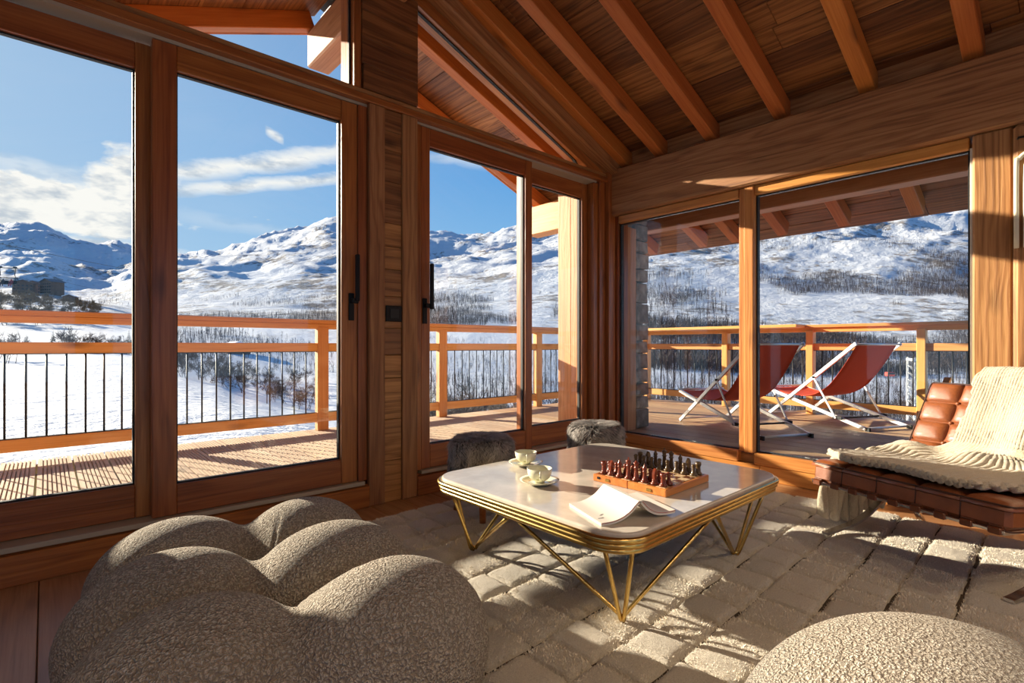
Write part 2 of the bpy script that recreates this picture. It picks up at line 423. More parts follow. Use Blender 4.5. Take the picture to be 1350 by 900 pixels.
# white wall light switch plate
sw = thing('wall_switch', 'square black switch plate on the plank strip between the two sliding doors', 'switch', (1.641, 2.955, 1.186))
slab('plate', (1.586, 2.946, 1.136), (1.697, 2.957, 1.236), M_black, sw, 'x', .003)
slab('rocker', (1.612, 2.941, 1.155), (1.672, 2.948, 1.217), M_gasket, sw, 'x', .003)
bl = thing('baseboard_left', kind='structure')
slab('board', (-2.6, 2.94, .0), (1.473, 2.968, .128), M_frame, bl, 'x', .004)
slab('board', (1.815, 2.94, .0), (3.86, 2.968, .128), M_frame, bl, 'x', .004)

# ------------------------------------------------------------------ right wall (the plane x = 3.9)
wr = thing('wall_right', kind='structure')
slab('header_beam', (3.845, -2.9, 2.165), (4.06, 2.99, 2.585), M_old, wr, 'y', .014)
slab('blocking', (3.96, -2.9, 2.585), (4.0, 2.95, 2.80), M_old, wr, 'y', 0)
slab('post', (3.865, .285, .0), (4.05, .449, 2.163), M_old, wr, 'z', .01)
slab('post', (3.84, .02, .0), (4.05, .283, 2.163), M_old, wr, 'z', .02)
slab('post_trim', (3.895, .449, .19), (4.0, .462, 2.10), M_gskt2, wr, 'z', .002)
slab('wall_board', (3.93, -2.9, .0), (4.04, .018, 2.163), M_plank, wr, 'z', .004)
slab('sill_core', (3.93, .449, .0), (4.05, 2.93, .175), M_old, wr, 'y', 0)
br = thing('baseboard_right', kind='structure')
slab('board', (3.885, .45, .0), (3.928, 1.62, .108), M_sill, br, 'y', .004)
slab('board', (3.885, 1.622, .0), (3.928, 2.92, .108), M_sill, br, 'y', .004)
slab('board', (3.868, -2.9, .0), (3.886, .28, .09), M_sill, br, 'y', .004)
def pane_right(name, y0, y1):
    d = thing(name, kind='structure', loc=(3.9, y0, .11))
    slab('bottom_rail', (3.88, y0, .11), (3.99, y1, .195), M_sill, d, 'y', .006)
    slab('top_rail', (3.89, y0, 2.095), (3.99, y1, 2.163), M_sill, d, 'y', .006)
    for (a, b) in ((y0, y0 + .010), (y1 - .010, y1)):
        slab('gasket', (3.925, a, .195), (3.965, b, 2.095), M_gasket, d, 'z', 0)
    slab('gasket', (3.925, y0, .195), (3.965, y1, .203), M_gasket, d, 'y', 0)
    slab('gasket', (3.925, y0, 2.087), (3.965, y1, 2.095), M_gasket, d, 'y', 0)
    slab('pane', (3.94, y0 + .011, .204), (3.948, y1 - .011, 2.086), M_glass, d, 'y', 0)
    return d
pane_right('window_5', 1.782, 2.888)
w6 = pane_right('window_6', .464, 1.664)
slab('mullion', (3.875, 1.664, .19), (3.985, 1.735, 2.165), M_sill, wr, 'z', .006)
slab('mullion', (3.90, 1.735, .19), (3.99, 1.782, 2.165), M_sill, wr, 'z', .006)

# carved pale frame and bracket at the far right
dk = thing('wall_frame', 'pale carved arched frame with a milky pane on the timber post at the right edge', 'frame', (3.835, .20, 1.75))
ptsA = [(3.83, .268, 1.50), (3.83, .268, 1.93), (3.83, .258, 1.97), (3.83, .235, 1.995), (3.83, .205, 2.01), (3.83, .10, 2.02)]
worldlink('moulding', tube_me('moulding', bez(ptsA, 6), .011, 8), plain('pale_gilt', (.72, .66, .50), .35), Matrix(), dk)
ptsB = [(3.825, .235, 1.50), (3.825, .235, 1.90), (3.825, .222, 1.945), (3.825, .19, 1.965), (3.825, .10, 1.975)]
worldlink('inner_moulding', tube_me('moulding', bez(ptsB, 6), .007, 8), plain('pale_cream', (.80, .78, .70), .4), Matrix(), dk)
slab('milky_pane', (3.828, .03, 1.50), (3.834, .232, 1.955), plain('milky_glass', (.72, .74, .70), .2), dk, 'z', .002)
dk2 = tag(worldlink('iron_hook', tube_me('hook', [(3.82, .262, 2.075), (3.80, .258, 2.075), (3.80, .20, 2.072), (3.80, .10, 2.068)], .006, 8), M_black, Matrix(), wr), None)

# walls behind the camera, with wide openings added to let sky light in
wb = thing('wall_back', kind='structure')
slab('wall_panel', (-2.7, -3.06, .0), (4.05, -2.95, .5), M_plank, wb, 'x', .004)
slab('wall_panel', (-2.7, -3.06, 2.3), (4.05, -2.95, 3.6), M_plank, wb, 'x', .004)
for a, b in ((-2.7, -2.2), (.3, .7), (3.4, 4.05)):
    slab('pier', (a, -3.06, .5), (b, -2.95, 2.3), M_old, wb, 'z', .004)
wo_ = thing('wall_side', kind='structure')
slab('wall_panel', (-2.7, -2.95, .0), (-2.6, 3.15, .4), M_plank, wo_, 'y', .004)
slab('wall_panel', (-2.7, -2.95, 2.2), (-2.6, 3.15, 2.6), M_plank, wo_, 'y', .004)
for a, b in ((-2.95, -2.4), (-.2, .2), (2.6, 3.15)):
    slab('pier', (-2.7, a, .4), (-2.6, b, 2.2), M_old, wo_, 'z', .004)

# ------------------------------------------------------------------ ceiling and roof
ceil = thing('ceiling', kind='structure')
ZR = lambda x: 2.612 - .39 * (x - 3.9)                # underside of the rafters right of the ridge
cs = math.cos(math.atan(.39))
RAFY = (-2.55, -2.05, -1.55, -1.05, -.55, -.05, .45, .96, 1.485, 2.01, 2.47, 2.80)
OUTY = (3.45, 4.13)
UPN = Vector((.39, 0, 1)).normalized()
def zr_c(x, off): return ZR(x) + off
for y in RAFY + OUTY:
    x1 = 5.36 if y < 2.75 or y > 3.2 else 5.36
    if y > 2.75 and y < 3.2: beam('rafter', (1.70, 2.83, zr_c(1.70, .07)), (5.36, 2.83, zr_c(5.36, .07)), .09, .13, M_rafter, ceil, .005, UPN)
    else: beam('rafter', (1.70, y, zr_c(1.70, .07)), (x1, y, zr_c(x1, .07)), .092, .13, M_rafter, ceil, .005, UPN)
for y in (-2.3, -1.6, -.9, -.2, .5, 1.2, 1.9, 2.5, 3.45, 4.13):
    beam('rafter', (1.56, y, zr_c(1.70, .07)), (-3.4, y, zr_c(1.70, .07) - .39 * 4.96), .092, .13, M_rafter, ceil, .005)
slab('ridge_beam', (1.55, -2.95, 3.19), (1.73, 4.17, 3.47), M_panel, ceil, 'y', .012)
# roof boards, run along y, staggered
bw = .185
i = 0; xx = 1.66
while xx < 5.5:
    xc = xx + bw * cs / 2
    inside = xx < 3.95
    yy = -2.95 - rng.random() * 1.5
    while yy < 4.175:
        ln = rng.uniform(1.0, 2.6); ya, yb = max(yy, -2.95), min(yy + ln, 4.175)
        if yb - ya > .05:
            zc = ZR(xc) + .14 / cs + .012 + rng.uniform(0, .004)
            beam('roof_board', (xc, ya + .001, zc), (xc, yb - .001, zc), bw - .002, .022, M_plank, ceil, .003, UPN)
        yy += ln
    xx += bw * cs; i += 1
xx = 1.60
while xx > -3.5:
    xc = xx - .14 * cs; up = Vector((-.39, 0, 1)).normalized()
    zc = ZR(2 * RX - xc + .03) + .14 / cs + .012
    beam('roof_board', (xc, -2.95, zc), (xc, 1.5, zc), .298, .022, M_plank, ceil, .003, up)
    beam('roof_board', (xc, 1.502, zc), (xc, 4.175, zc), .298, .022, M_plank, ceil, .003, up)
    xx -= .30 * cs
# closed roof skin above the boards
V = [(1.63, -3.0, ZR(1.63) + .24), (5.56, -3.0, ZR(5.56) + .24), (5.56, 4.20, ZR(5.56) + .24), (1.63, 4.20, ZR(1.63) + .24),
     (-3.6, -3.0, ZR(1.63) + .24 - .39 * 5.23), (-3.6, 4.20, ZR(1.63) + .24 - .39 * 5.23)]
V += [(a, b, c + .12) for a, b, c in V]
F = [(0, 1, 2, 3), (4, 0, 3, 5), (6, 9, 8, 7), (10, 11, 9, 6), (0, 6, 7, 1), (1, 7, 8, 2), (2, 8, 9, 3), (3, 9, 11, 5), (5, 11, 10, 4), (4, 10, 6, 0)]
worldlink('roof_skin', meshdata('roof_skin', V, F), plain('roof_felt', (.10, .09, .085), .9), Matrix(), ceil)
# verge boards over the terrace
beam('verge_board', (1.66, 4.188, zr_c(1.66, .10)), (5.50, 4.188, zr_c(5.50, .10)), .022, .19, M_rafter, ceil, .003, UPN)
beam('verge_board', (1.60, 4.188, zr_c(1.66, .10)), (-3.5, 4.188, zr_c(1.66, .10) - .39 * 5.1), .022, .19, M_rafter, ceil, .003)
slab('eave_beam', (4.47, -2.9, 2.125), (4.63, 3.35, 2.325), M_panel, ceil, 'y', .008)
wpl = slab('wall_plate', (4.02, 3.16, 2.21), (4.20, 4.24, 2.52), M_larch, ceil, 'y', .008)

# ------------------------------------------------------------------ stone corner pillar with its cladding
pil = thing('stone_pillar', 'rough grey stone corner pillar clad with upright larch boards beside the glass corner', 'pillar', (4.2, 3.4, .18))
slab('core', (4.10, 2.97, .18), (4.385, 3.68, 2.58), plain('pillar_mortar', (.30, .28, .25), .95), pil, 'z', 0)
def stone_mat(name):
    s = N(name); o = s.obj(); n1 = s.noise(o, 9, 6, .6); n2 = s.noise(o, 60, 5, .65)
    inf = s.new('ShaderNodeObjectInfo').outputs['Random']
    c = s.ramp(n1, ((.3, (.22, .19, .16)), (.55, (.42, .37, .31)), (.75, (.56, .52, .45))))
    c = s.new('ShaderNodeHueSaturation', {'Color': c, 'Value': s.math('ADD', s.math('MULTIPLY', inf, .5), .72)}).outputs[0]
    s.bump(s.math('ADD', n1, n2), .8, .012); return s.fin(c, .9)
M_stone = stone_mat('grey_stone')
z = .18
while z < 2.56:
    h = rng.uniform(.10, .21); z1 = min(z + h, 2.58)
    def stone(a, b):
        bm = bmesh.new(); bmesh.ops.create_cube(bm, size=1)
        a = Vector(a); b = Vector(b); bmesh.ops.scale(bm, vec=b - a, verts=bm.verts)
        bmesh.ops.bevel(bm, geom=list(bm.edges), offset=.012, segments=1, affect='EDGES')
        for v in bm.verts: v.co += Vector((rng.uniform(-1, 1), rng.uniform(-1, 1), rng.uniform(-1, 1))) * .005
        M = Matrix.Translation((a + b) / 2)
        worldlink('stone', bm_mesh('stone', bm), M_stone, M, pil)
    g = .006
    s1 = rng.uniform(3.28, 3.45)
    stone((4.22, 2.925 - rng.uniform(0, .012), z + g), (4.42 + rng.uniform(0, .015), s1 - g, z1 - g))
    stone((4.25, s1 + g, z + g), (4.42 + rng.uniform(0, .015), 3.71 + rng.uniform(0, .015), z1 - g))
    stone((4.00 + .0, 3.60, z + g), (4.25 - g, 3.715 + rng.uniform(0, .022), z1 - g))
    z = z1
for k, (a, b) in enumerate(((3.17, 3.34), (3.342, 3.50), (3.502, 3.672))):
    slab('cladding_board', (3.93, a, .18), (3.965, b, 2.58), M_panel, pil, 'z', .003)
slab('cladding_back', (3.965, 3.165, .18), (4.10, 3.60, 2.20), M_panel, pil, 'z', 0)
slab('cladding_board', (4.075, 2.918, .18), (4.215, 2.95, 2.10), M_panel, pil, 'z', .003)

# ------------------------------------------------------------------ deck
deck = thing('trim_1', kind='structure')
deck.name = 'floor_deck'
DZ = .18
def grooved(l, w, t, mat):
    key = ('g', round(l, 2))
    if key not in _box:
        prof = [(-w / 2, -t)]; n = 7
        prof.append((-w / 2, 0))
        for k in range(n):
            c = -w / 2 + w * (k + 1.35) / (n + 1.7)
            prof += [(c - .0038, 0), (c - .0026, -.012), (c + .0026, -.012), (c + .0038, 0)]
        prof += [(w / 2, 0), (w / 2, -t)]; m = len(prof)
        V = [(-l / 2, a, b) for a, b in prof] + [(l / 2, a, b) for a, b in prof]
        F = [(i, (i + 1) % m, (i + 1) % m + m, i + m) for i in range(m)] + [tuple(range(m - 1, -1, -1)), tuple(range(m, 2 * m))]
        me = meshdata('decking', V, F); me.materials.append(mat); _box[key] = me
    return _box[key]
x = -1.82
while x < 4.0:
    M, l = frame_from((x, 3.16, DZ), (x, 4.985, DZ))
    worldlink('deck_board', grooved(1.825, .1755, .028, M_deck), M_deck, M, deck); x += .187
while x < 6.85:
    slab('deck_board', (x - .0905, -1.3, DZ - .028), (x + .0905, 1.9, DZ), M_deck2, deck, 'y', .002)
    slab('deck_board', (x - .0905, 1.904, DZ - .028), (x + .0905, 4.985, DZ), M_deck2, deck, 'y', .002); x += .187
for y in (3.25, 3.9, 4.55, 4.93):
    slab('joist', (-1.9, y - .03, DZ - .19), (6.85, y + .03, DZ - .03), M_larch, deck, 'x', 0)
for y in (-1.2, -.3, .6, 1.5, 2.4):
    slab('joist', (4.06, y - .03, DZ - .19), (6.85, y + .03, DZ - .03), M_larch, deck, 'x', 0)

# ------------------------------------------------------------------ railings
def rail(run, a, b, fixed, posts, label, cap_extra=None):
    """run: 'x' or 'y'; fixed: the other coordinate"""
    P = (lambda t, z, o=0: (t, fixed + o, z)) if run == 'x' else (lambda t, z, o=0: (fixed + o, t, z))
    g = thing('deck_railing', label, 'railing', P((a + b) / 2, DZ))
    for t in posts: beam('post', P(t, DZ), P(t, 1.16), .105, .075, M_larch, g, .005)
    beam('handrail', P(a, 1.208), P(b, 1.208), .12, .036, M_larch, g, .006)
    beam('top_rail', P(a, 1.165), P(b, 1.165), .055, .05, M_larch, g, .004)
    beam('middle_rail', P(a, .968), P(b, .968), .05, .078, M_larch, g, .004)
    beam('bottom_rail', P(a, .303), P(b, .303), .05, .086, M_larch, g, .004)
    beam('steel_strip', P(a, .926), P(b, .926), .03, .006, M_bar, g, 0)
    beam('steel_strip', P(a, .349), P(b, .349), .03, .006, M_bar, g, 0)
    return g, P
gl, P = rail('x', -1.9, 6.66, 4.91, (-.80, .575, 1.965, 3.335, 4.86, 6.3), 'orange larch railing with black balusters along the terrace edge behind the left sliding doors')
me = tube_me('baluster', [(0, 0, .346), (0, 0, .928)], .0065, 6); me.materials.append(M_bar)
t = -.21 - .106 * 12
while t < 6.6:
    if min(abs(t - p) for p in (-.80, .575, 1.965, 3.335, 4.86, 6.3)) > .065: worldlink('baluster', me, M_bar, Matrix.Translation((t, 4.91, 0)), gl)
    t += .1063
gr, P = rail('y', -1.3, 4.86, 6.72, (-.9, .14, 1.17, 2.215, 3.24, 4.46), 'orange larch railing with black balusters behind the red deck chairs')
t = -1.2
while t < 4.8:
    if min(abs(t - p) for p in (-.9, .14, 1.17, 2.215, 3.24, 4.46)) > .065: worldlink('baluster', me, M_bar, Matrix.Translation((6.72, t, 0)), gr)
    t += .1063
slab('counter_shelf', (6.40, 2.26, 1.19), (6.70, 4.80, 1.228), M_larch, gr, 'y', .006)
for y in (1.17,):
    slab('post_bracket', (6.655, y - .075, .2), (6.668, y - .054, .36), M_black, gr, 'z', .002)

# ------------------------------------------------------------------ land outside
DEP = np.array([6.5, 12, 20, 35, 60, 90, 150, 250, 400, 700, 1100, 1700, 2400, 3300.])
COL = [-1100, -300, 0, 60, 100, 140, 180, 232, 280, 330, 380, 430, 500, 570, 630, 700, 770, 850, 1000, 1150, 1283, 1500, 2400]
ROWY = np.array([
 [665, 590, 540, 508, 486, 470, 455, 440, 420, 400, 390, 370, 345, 352],
 [665, 590, 540, 508, 486, 470, 455, 440, 402, 392, 396, 350, 310, 325],
 [665, 590, 540, 508, 484, 470, 455, 440, 400, 385, 394, 345, 303, 325],
 [663, 589, 540, 508, 484, 470, 455, 440, 400, 386, 393, 350, 306, 330],
 [660, 588, 540, 507, 484, 470, 455, 439, 404, 396, 398, 362, 326, 342],
 [658, 587, 539, 507, 485, 471, 456, 439, 412, 404, 396, 372, 330, 345],
 [655, 585, 538, 507, 486, 473, 458, 440, 420, 410, 385, 362, 338, 352],
 [650, 583, 538, 509, 497, 487, 468, 446, 428, 410, 374, 352, 348, 360],
 [648, 582, 539, 516, 508, 500, 482, 450, 430, 410, 372, 346, 342, 352],
 [645, 583, 545, 530, 526, 520, 490, 455, 430, 410, 372, 340, 322, 338],
 [642, 585, 555, 543, 540, 532, 498, 458, 432, 410, 370, 332, 312, 325],
 [640, 590, 565, 555, 550, 540, 502, 462, 434, 410, 368, 325, 300, 315],
 [640, 600, 575, 565, 558, 545, 505, 462, 432, 405, 370, 338, 312, 325],
 [640, 605, 582, 574, 565, 548, 506, 462, 430, 402, 372, 348, 320, 332],
 [640, 610, 592, 582, 570, 548, 508, 466, 430, 400, 368, 340, 318, 328],
 [640, 615, 600, 590, 575, 550, 510, 468, 432, 400, 360, 330, 310, 322],
 [640, 620, 606, 596, 580, 556, 518, 476, 436, 398, 352, 322, 305, 315],
 [640, 625, 612, 602, 588, 566, 528, 484, 442, 396, 342, 310, 292, 302],
 [640, 632, 622, 612, 600, 580, 540, 492, 446, 396, 335, 290, 258, 268],
 [640, 636, 626, 616, 604, 582, 542, 494, 446, 394, 328, 276, 244, 256],
 [640, 640, 630, 620, 605, 582, 542, 494, 446, 392, 326, 280, 258, 268],
 [640, 640, 630, 620, 605, 582, 542, 494, 446, 390, 330, 290, 262, 272],
 [640, 640, 630, 620, 605, 582, 542, 494, 446, 400, 350, 310, 290, 300]], float)
def smooth_interp(x, xp, fp):
    """pchip-like: linear on a smoothed parameter"""
    i = np.clip(np.searchsorted(xp, x) - 1, 0, len(xp) - 2)
    t = (x - xp[i]) / (xp[i + 1] - xp[i]); t = t * .45 + .55 * (t * t * (3 - 2 * t))
    return i, t
COLA = np.array(COL, float); LD = np.log(DEP)
def land(px, dep, noise=True):
    px = np.asarray(px, float); dep = np.asarray(dep, float)
    i, s = smooth_interp(np.clip(px, COL[0], COL[-1]), COLA, None)
    j, t = smooth_interp(np.clip(np.log(dep), LD[0], LD[-1]), LD, None)
    y = (ROWY[i, j] * (1 - s) + ROWY[i + 1, j] * s) * (1 - t) + (ROWY[i, j + 1] * (1 - s) + ROWY[i + 1, j + 1] * s) * t
    lat = (px - CX) / FPX * dep
    X = FWD.x * dep + RGT.x * lat; Y = FWD.y * dep + RGT.y * lat
    Z = EYE + (CY - y) / FPX * dep
    if noise:
        far = np.clip((dep - 350) / 900, 0, 1)
        Z = Z + far * dep * (.042 * fbm(X / 520, Y / 520, 6, 5, True) + .030 * fbm(X / 170, Y / 170, 6, 9, True))
        Z = Z + np.clip(dep / 40, 0, 1) * np.minimum(dep * .006, 2.5) * fbm(X / (6 + dep * .08), Y / (6 + dep * .08), 4, 2) + .03 * fbm(X / 1.2, Y / 1.2, 3, 8)
    return X, Y, Z
pxs = np.concatenate([-np.geomspace(6000, 1130, 40), np.linspace(-1100, -60, 60), np.linspace(-55, 1400, 420), np.linspace(1410, 2400, 50), np.geomspace(2440, 6500, 30)])
deps = np.concatenate([np.exp(np.linspace(math.log(6.5), math.log(500), 105)), np.exp(np.linspace(math.log(510), math.log(3300), 170))])
PX, DD = np.meshgrid(pxs, deps, indexing='ij')
X, Y, Z = land(PX, DD)
me = bpy.data.meshes.new('snow')
nu, nv = PX.shape
co = np.stack([X, Y, Z], -1).reshape(-1, 3)
ii, jj = np.meshgrid(np.arange(nu - 1), np.arange(nv - 1), indexing='ij'); a = (ii * nv + jj).ravel()
quads = np.stack([a, a + nv, a + nv + 1, a + 1], 1)
me.vertices.add(len(co)); me.vertices.foreach_set('co', co.astype(np.float32).ravel())
me.loops.add(quads.size); me.loops.foreach_set('vertex_index', quads.ravel().astype(np.int32))
me.polygons.add(len(quads)); me.polygons.foreach_set('loop_start', np.arange(0, quads.size, 4, dtype=np.int32))
me.polygons.foreach_set('loop_total', np.full(len(quads), 4, dtype=np.int32)); me.update(calc_edges=True); me.validate()
me.polygons.foreach_set('use_smooth', [True] * len(quads))
s = N('snow_land'); o = s.obj()
sep = s.new('ShaderNodeSeparateXYZ', {0: o})
dist = s.new('ShaderNodeVectorMath', {0: o}, operation='LENGTH').outputs['Value']
far = s.new('ShaderNodeMapRange', {0: dist, 1: 260.0, 2: 620.0}).outputs[0]
n1 = s.noise(o, .0065, 5, .6); n2 = s.noise(o, .055, 7, .7); n3 = s.noise(o, .0022, 3, .5)
patch = s.math('ADD', s.math('MULTIPLY', n1, .45), s.math('ADD', s.math('MULTIPLY', n2, .50), s.math('MULTIPLY', n3, .25)))
rock = s.math('MULTIPLY', s.math('MULTIPLY', s.math('SUBTRACT', patch, s.math('ADD', .594, s.math('MULTIPLY', s.math('MAXIMUM', sep.outputs[2], 0.0), .00013))), 18.0, True), far)
nr = s.noise(s.new('ShaderNodeMapping', {0: o, 'Scale': (.5, .5, 2.2)}).outputs[0], 1.3, 5, .6)
near = s.math('SUBTRACT', 1.0, far)
grass = s.math('MULTIPLY', s.math('MULTIPLY', s.math('SUBTRACT', nr, .70), 9.0, True), near)
scol = s.mix(s.math('MULTIPLY', rock, .85), (.655, .675, .70), s.ramp(n2, ((.3, (.07, .058, .052)), (.7, (.20, .155, .11)))))
scol = s.mix(s.math('MULTIPLY', grass, .5), scol, (.30, .24, .17))
hb = s.math('ADD', s.math('MULTIPLY', s.math('MULTIPLY', s.noise(o, .045, 8, .68), far), 17.0), s.math('ADD', s.math('MULTIPLY', s.noise(o, .55, 5, .62), 1.0), s.math('MULTIPLY', s.noise(o, 3.2, 4, .6), .22)))
s.bump(hb, 1.0, .45)
M_snow = s.fin(scol, .75)
snow = link('snow_mountains', me, M_snow, kind='structure')

# bare trees, built branch by branch
def stick(V, F, p, q, r0, r1):
    d = (q - p); L = d.length
    if L < 1e-6: return
    d /= L; u = Vector((0, 0, 1)) if abs(d.z) < .9 else Vector((1, 0, 0)); s_ = d.cross(u).normalized(); t_ = s_.cross(d); b = len(V)
    for c, r in ((p, r0), (q, r1)):
        for k in range(3):
            a = k * 2.094; V.append(c + s_ * math.cos(a) * r + t_ * math.sin(a) * r)
    for k in range(3): F.append((b + k, b + (k + 1) % 3, b + 3 + (k + 1) % 3, b + 3 + k))
def tree_me(name, seed, h=5.0, spread=.55, levels=4, kids=3, trunk=.07, clump=1, rmin=.008):
    r = random.Random(seed); V = []; F = []
    def grow(p, d, L, rad, lev):
        q = p + d * L
        stick(V, F, p, q, rad, rad * .62)
        if lev == 0: return
        n = kids + (1 if r.random() < .5 else 0)
        for _ in range(n):
            t = r.uniform(.45, 1.0)
            dd = (d + Vector((r.gauss(0, spread), r.gauss(0, spread), r.gauss(.12, spread * .7)))).normalized()
            grow(p + d * L * t, dd, L * r.uniform(.5, .8), max(rad * .5, rmin), lev - 1)
    for c in range(clump):
        d0 = Vector((r.gauss(0, .3 if clump > 1 else .06), r.gauss(0, .3 if clump > 1 else .06), 1)).normalized()
        grow(Vector((r.gauss(0, .2) if clump > 1 else 0, r.gauss(0, .2) if clump > 1 else 0, -.2)), d0, h * .38, trunk, levels)
    return meshdata(name, V, F)
def conifer_me(name, seed, h):
    r = random.Random(seed); V = []; F = []
    stick(V, F, Vector((0, 0, -.3)), Vector((0, 0, h)), h * .02, .01)
    z = h * .08
    while z < h * .98:
        R0 = (1 - z / h) * h * .24 + .05
        for k in range(9):
            a = r.uniform(0, 6.283); L = R0 * r.uniform(.75, 1.15); b = len(V)
            dirv = Vector((math.cos(a), math.sin(a), 0)); side = Vector((-math.sin(a), math.cos(a), 0))
            p = Vector((0, 0, z))
            V += [p, p + dirv * L * .55 + side * L * .24 - Vector((0, 0, L * .12)), p + dirv * L - Vector((0, 0, L * .38)), p + dirv * L * .55 - side * L * .24 - Vector((0, 0, L * .12)), p + dirv * L * .55 + Vector((0, 0, L * .06))]
            F += [(b, b + 1, b + 4), (b + 1, b + 2, b + 4), (b + 2, b + 3, b + 4), (b + 3, b, b + 4)]
        z += h * .05
    return meshdata(name, V, F)
M_bark = plain('grey_brown_bark', (.105, .078, .062), .9, noise=.4, nscale=3)
M_bark2 = plain('ochre_bark', (.20, .145, .085), .9, noise=.4, nscale=3)
M_conif = plain('dark_needles', (.022, .040, .022), .85, noise=.5, nscale=2)
def ground(px, dep):
    x, y, z = land([px], [dep]); return Vector((float(x[0]), float(y[0]), float(z[0])))
_spots = []
for _px, _dep, _r in ((33, 560, 11), (48, 590, 10), (69, 570, 11), (93, 520, 8), (40, 440, 9), (310, 205, 8)):
    _p = ground(_px, _dep); _spots.append((_p.x, _p.y, _r))
def clear(px, dep, r):
    p = ground(px, dep)
    if any((p.x - q[0]) ** 2 + (p.y - q[1]) ** 2 < (r + q[2]) ** 2 for q in _spots): return False
    _spots.append((p.x, p.y, r)); return True
def put(name, me, mat, px, dep, sc_, label, cat, group=None, rz=None):
    p = ground(px, dep)
    M = Matrix.Translation(p) @ Matrix.Rotation(rng.uniform(0, 6.28) if rz is None else rz, 4, 'Z') @ Matrix.Diagonal((sc_, sc_, sc_, 1))
    return tag(link(name, me, mat, M), label, cat, group)
bare = [tree_me('bare_tree', 11 + k, 5, .5, 4, 3, .075) for k in range(3)]
shrub = [tree_me('bare_shrub', 31 + k, 3.2, .55, 4, 3, .035, 3, .012) for k in range(3)]
for k, m_ in enumerate(bare + shrub): m_.materials.append(M_bark)
bushy = [tree_me('bushy_tree', 51 + k, 5, .62, 5, 3, .07, 2, .022) for k in range(2)]
for m_ in bushy: m_.materials.append(M_bark2)
con = [conifer_me('conifer', 5 + k, 5) for k in range(2)]
for m_ in con: m_.materials.append(M_conif)
# small conifers in the field beyond the left panes
for px, dep, sc_, lab in ((35, 120, .75, 'small dark conifer alone in the snowfield, leftmost of the conifers'), (70, 118, .95, 'small dark conifer beside a spreading bare tree in the snowfield'),
                          (170, 110, 1.05, 'small dark conifer by the left railing post, beside the thick window stile'), (184, 128, .8, 'little conifer just right of another, half behind the railing post')):
    put('conifer', con[int(px) % 2], M_conif, px, dep, sc_, lab, 'conifer')
GB = 'bare bushes along the far edge of the snowfield'
for px, dep, sc_, k in ((-6, 75, 1.0, 0), (12, 70, .9, 1), (86, 108, 1.0, 2), (92, 112, 1.25, 0), (116, 115, .9, 1), (126, 112, .95, 2), (143, 112, .9, 0), (154, 118, .8, 1), (104, 118, .9, 2)):
    put('bare_shrub', shrub[k], M_bark, px, dep, sc_ * 1.7, 'leafless grey bush on the far edge of the snowfield behind the left railing', 'bush', GB)
GR = 'bare bushes in the gully behind the railing'
for i in range(400):
    px = rng.uniform(228, 428); dep = rng.uniform(64, 150)
    if rng.random() < (1.0 if px < 300 else .35) and clear(px, dep, 2.2): put('bare_shrub', shrub[i % 3], M_bark, px, dep, rng.uniform(.8, 1.6), 'leafless bush in the gully below the snowfield behind the second pane', 'bush', GR)
put('bare_tree', bare[0], M_bark, 285, 66, 1.35, 'bare spreading tree with a dark trunk in the gully behind the second pane', 'tree')
put('bare_tree', bare[1], M_bark, 352, 58, .95, 'smaller bare tree right of the dark spreading tree, behind the balusters', 'tree')
put('bare_tree', bare[2], M_bark, 262, 74, 1.1, 'bare tree close by the thick window stile, leftmost of the three gully trees', 'tree')
GT = 'brownish bare trees below the chalets'
for i in range(500):
    px = rng.uniform(-20, 128); dep = rng.uniform(290, 440)
    if clear(px, dep, 5.8): put('bushy_tree', bushy[i % 2], M_bark2, px, dep, rng.uniform(1.7, 2.6) * (1.1 if px < 60 else .85), 'ochre brown bare tree in the wood below the chalets at the far left', 'tree', GT)
for i, (px, dep, sc_) in enumerate(((100, 420, 1.6), (106, 430, 1.9), (112, 425, 1.5), (118, 440, 1.7), (123, 440, 1.4), (132, 450, 1.2))):
    put('conifer', con[i % 2], M_conif, px, dep, sc_, 'tiny dark conifer in the row right of the chalets', 'conifer', 'conifers by the chalets')
GS = 'shrubs behind the second sliding door'
for i in range(260):
    px = rng.uniform(560, 735); dep = rng.uniform(26, 90)
    if clear(px, dep, 1.3): put('bare_shrub', shrub[i % 3], M_bark, px, dep, rng.uniform(.7, 1.5), 'leafless shrub on the slope behind the railing seen through the right sliding door', 'shrub', GS)
GD = 'shrubs on the slope below the right railing'
for i in range(200):
    px = rng.uniform(850, 1290); dep = rng.uniform(45, 150)
    if clear(px, dep, 2.4): put('bare_shrub', shrub[i % 3], M_bark, px, dep, rng.uniform(1.0, 2.2), 'leafless shrub on the steep slope behind the deck chairs', 'shrub', GD)

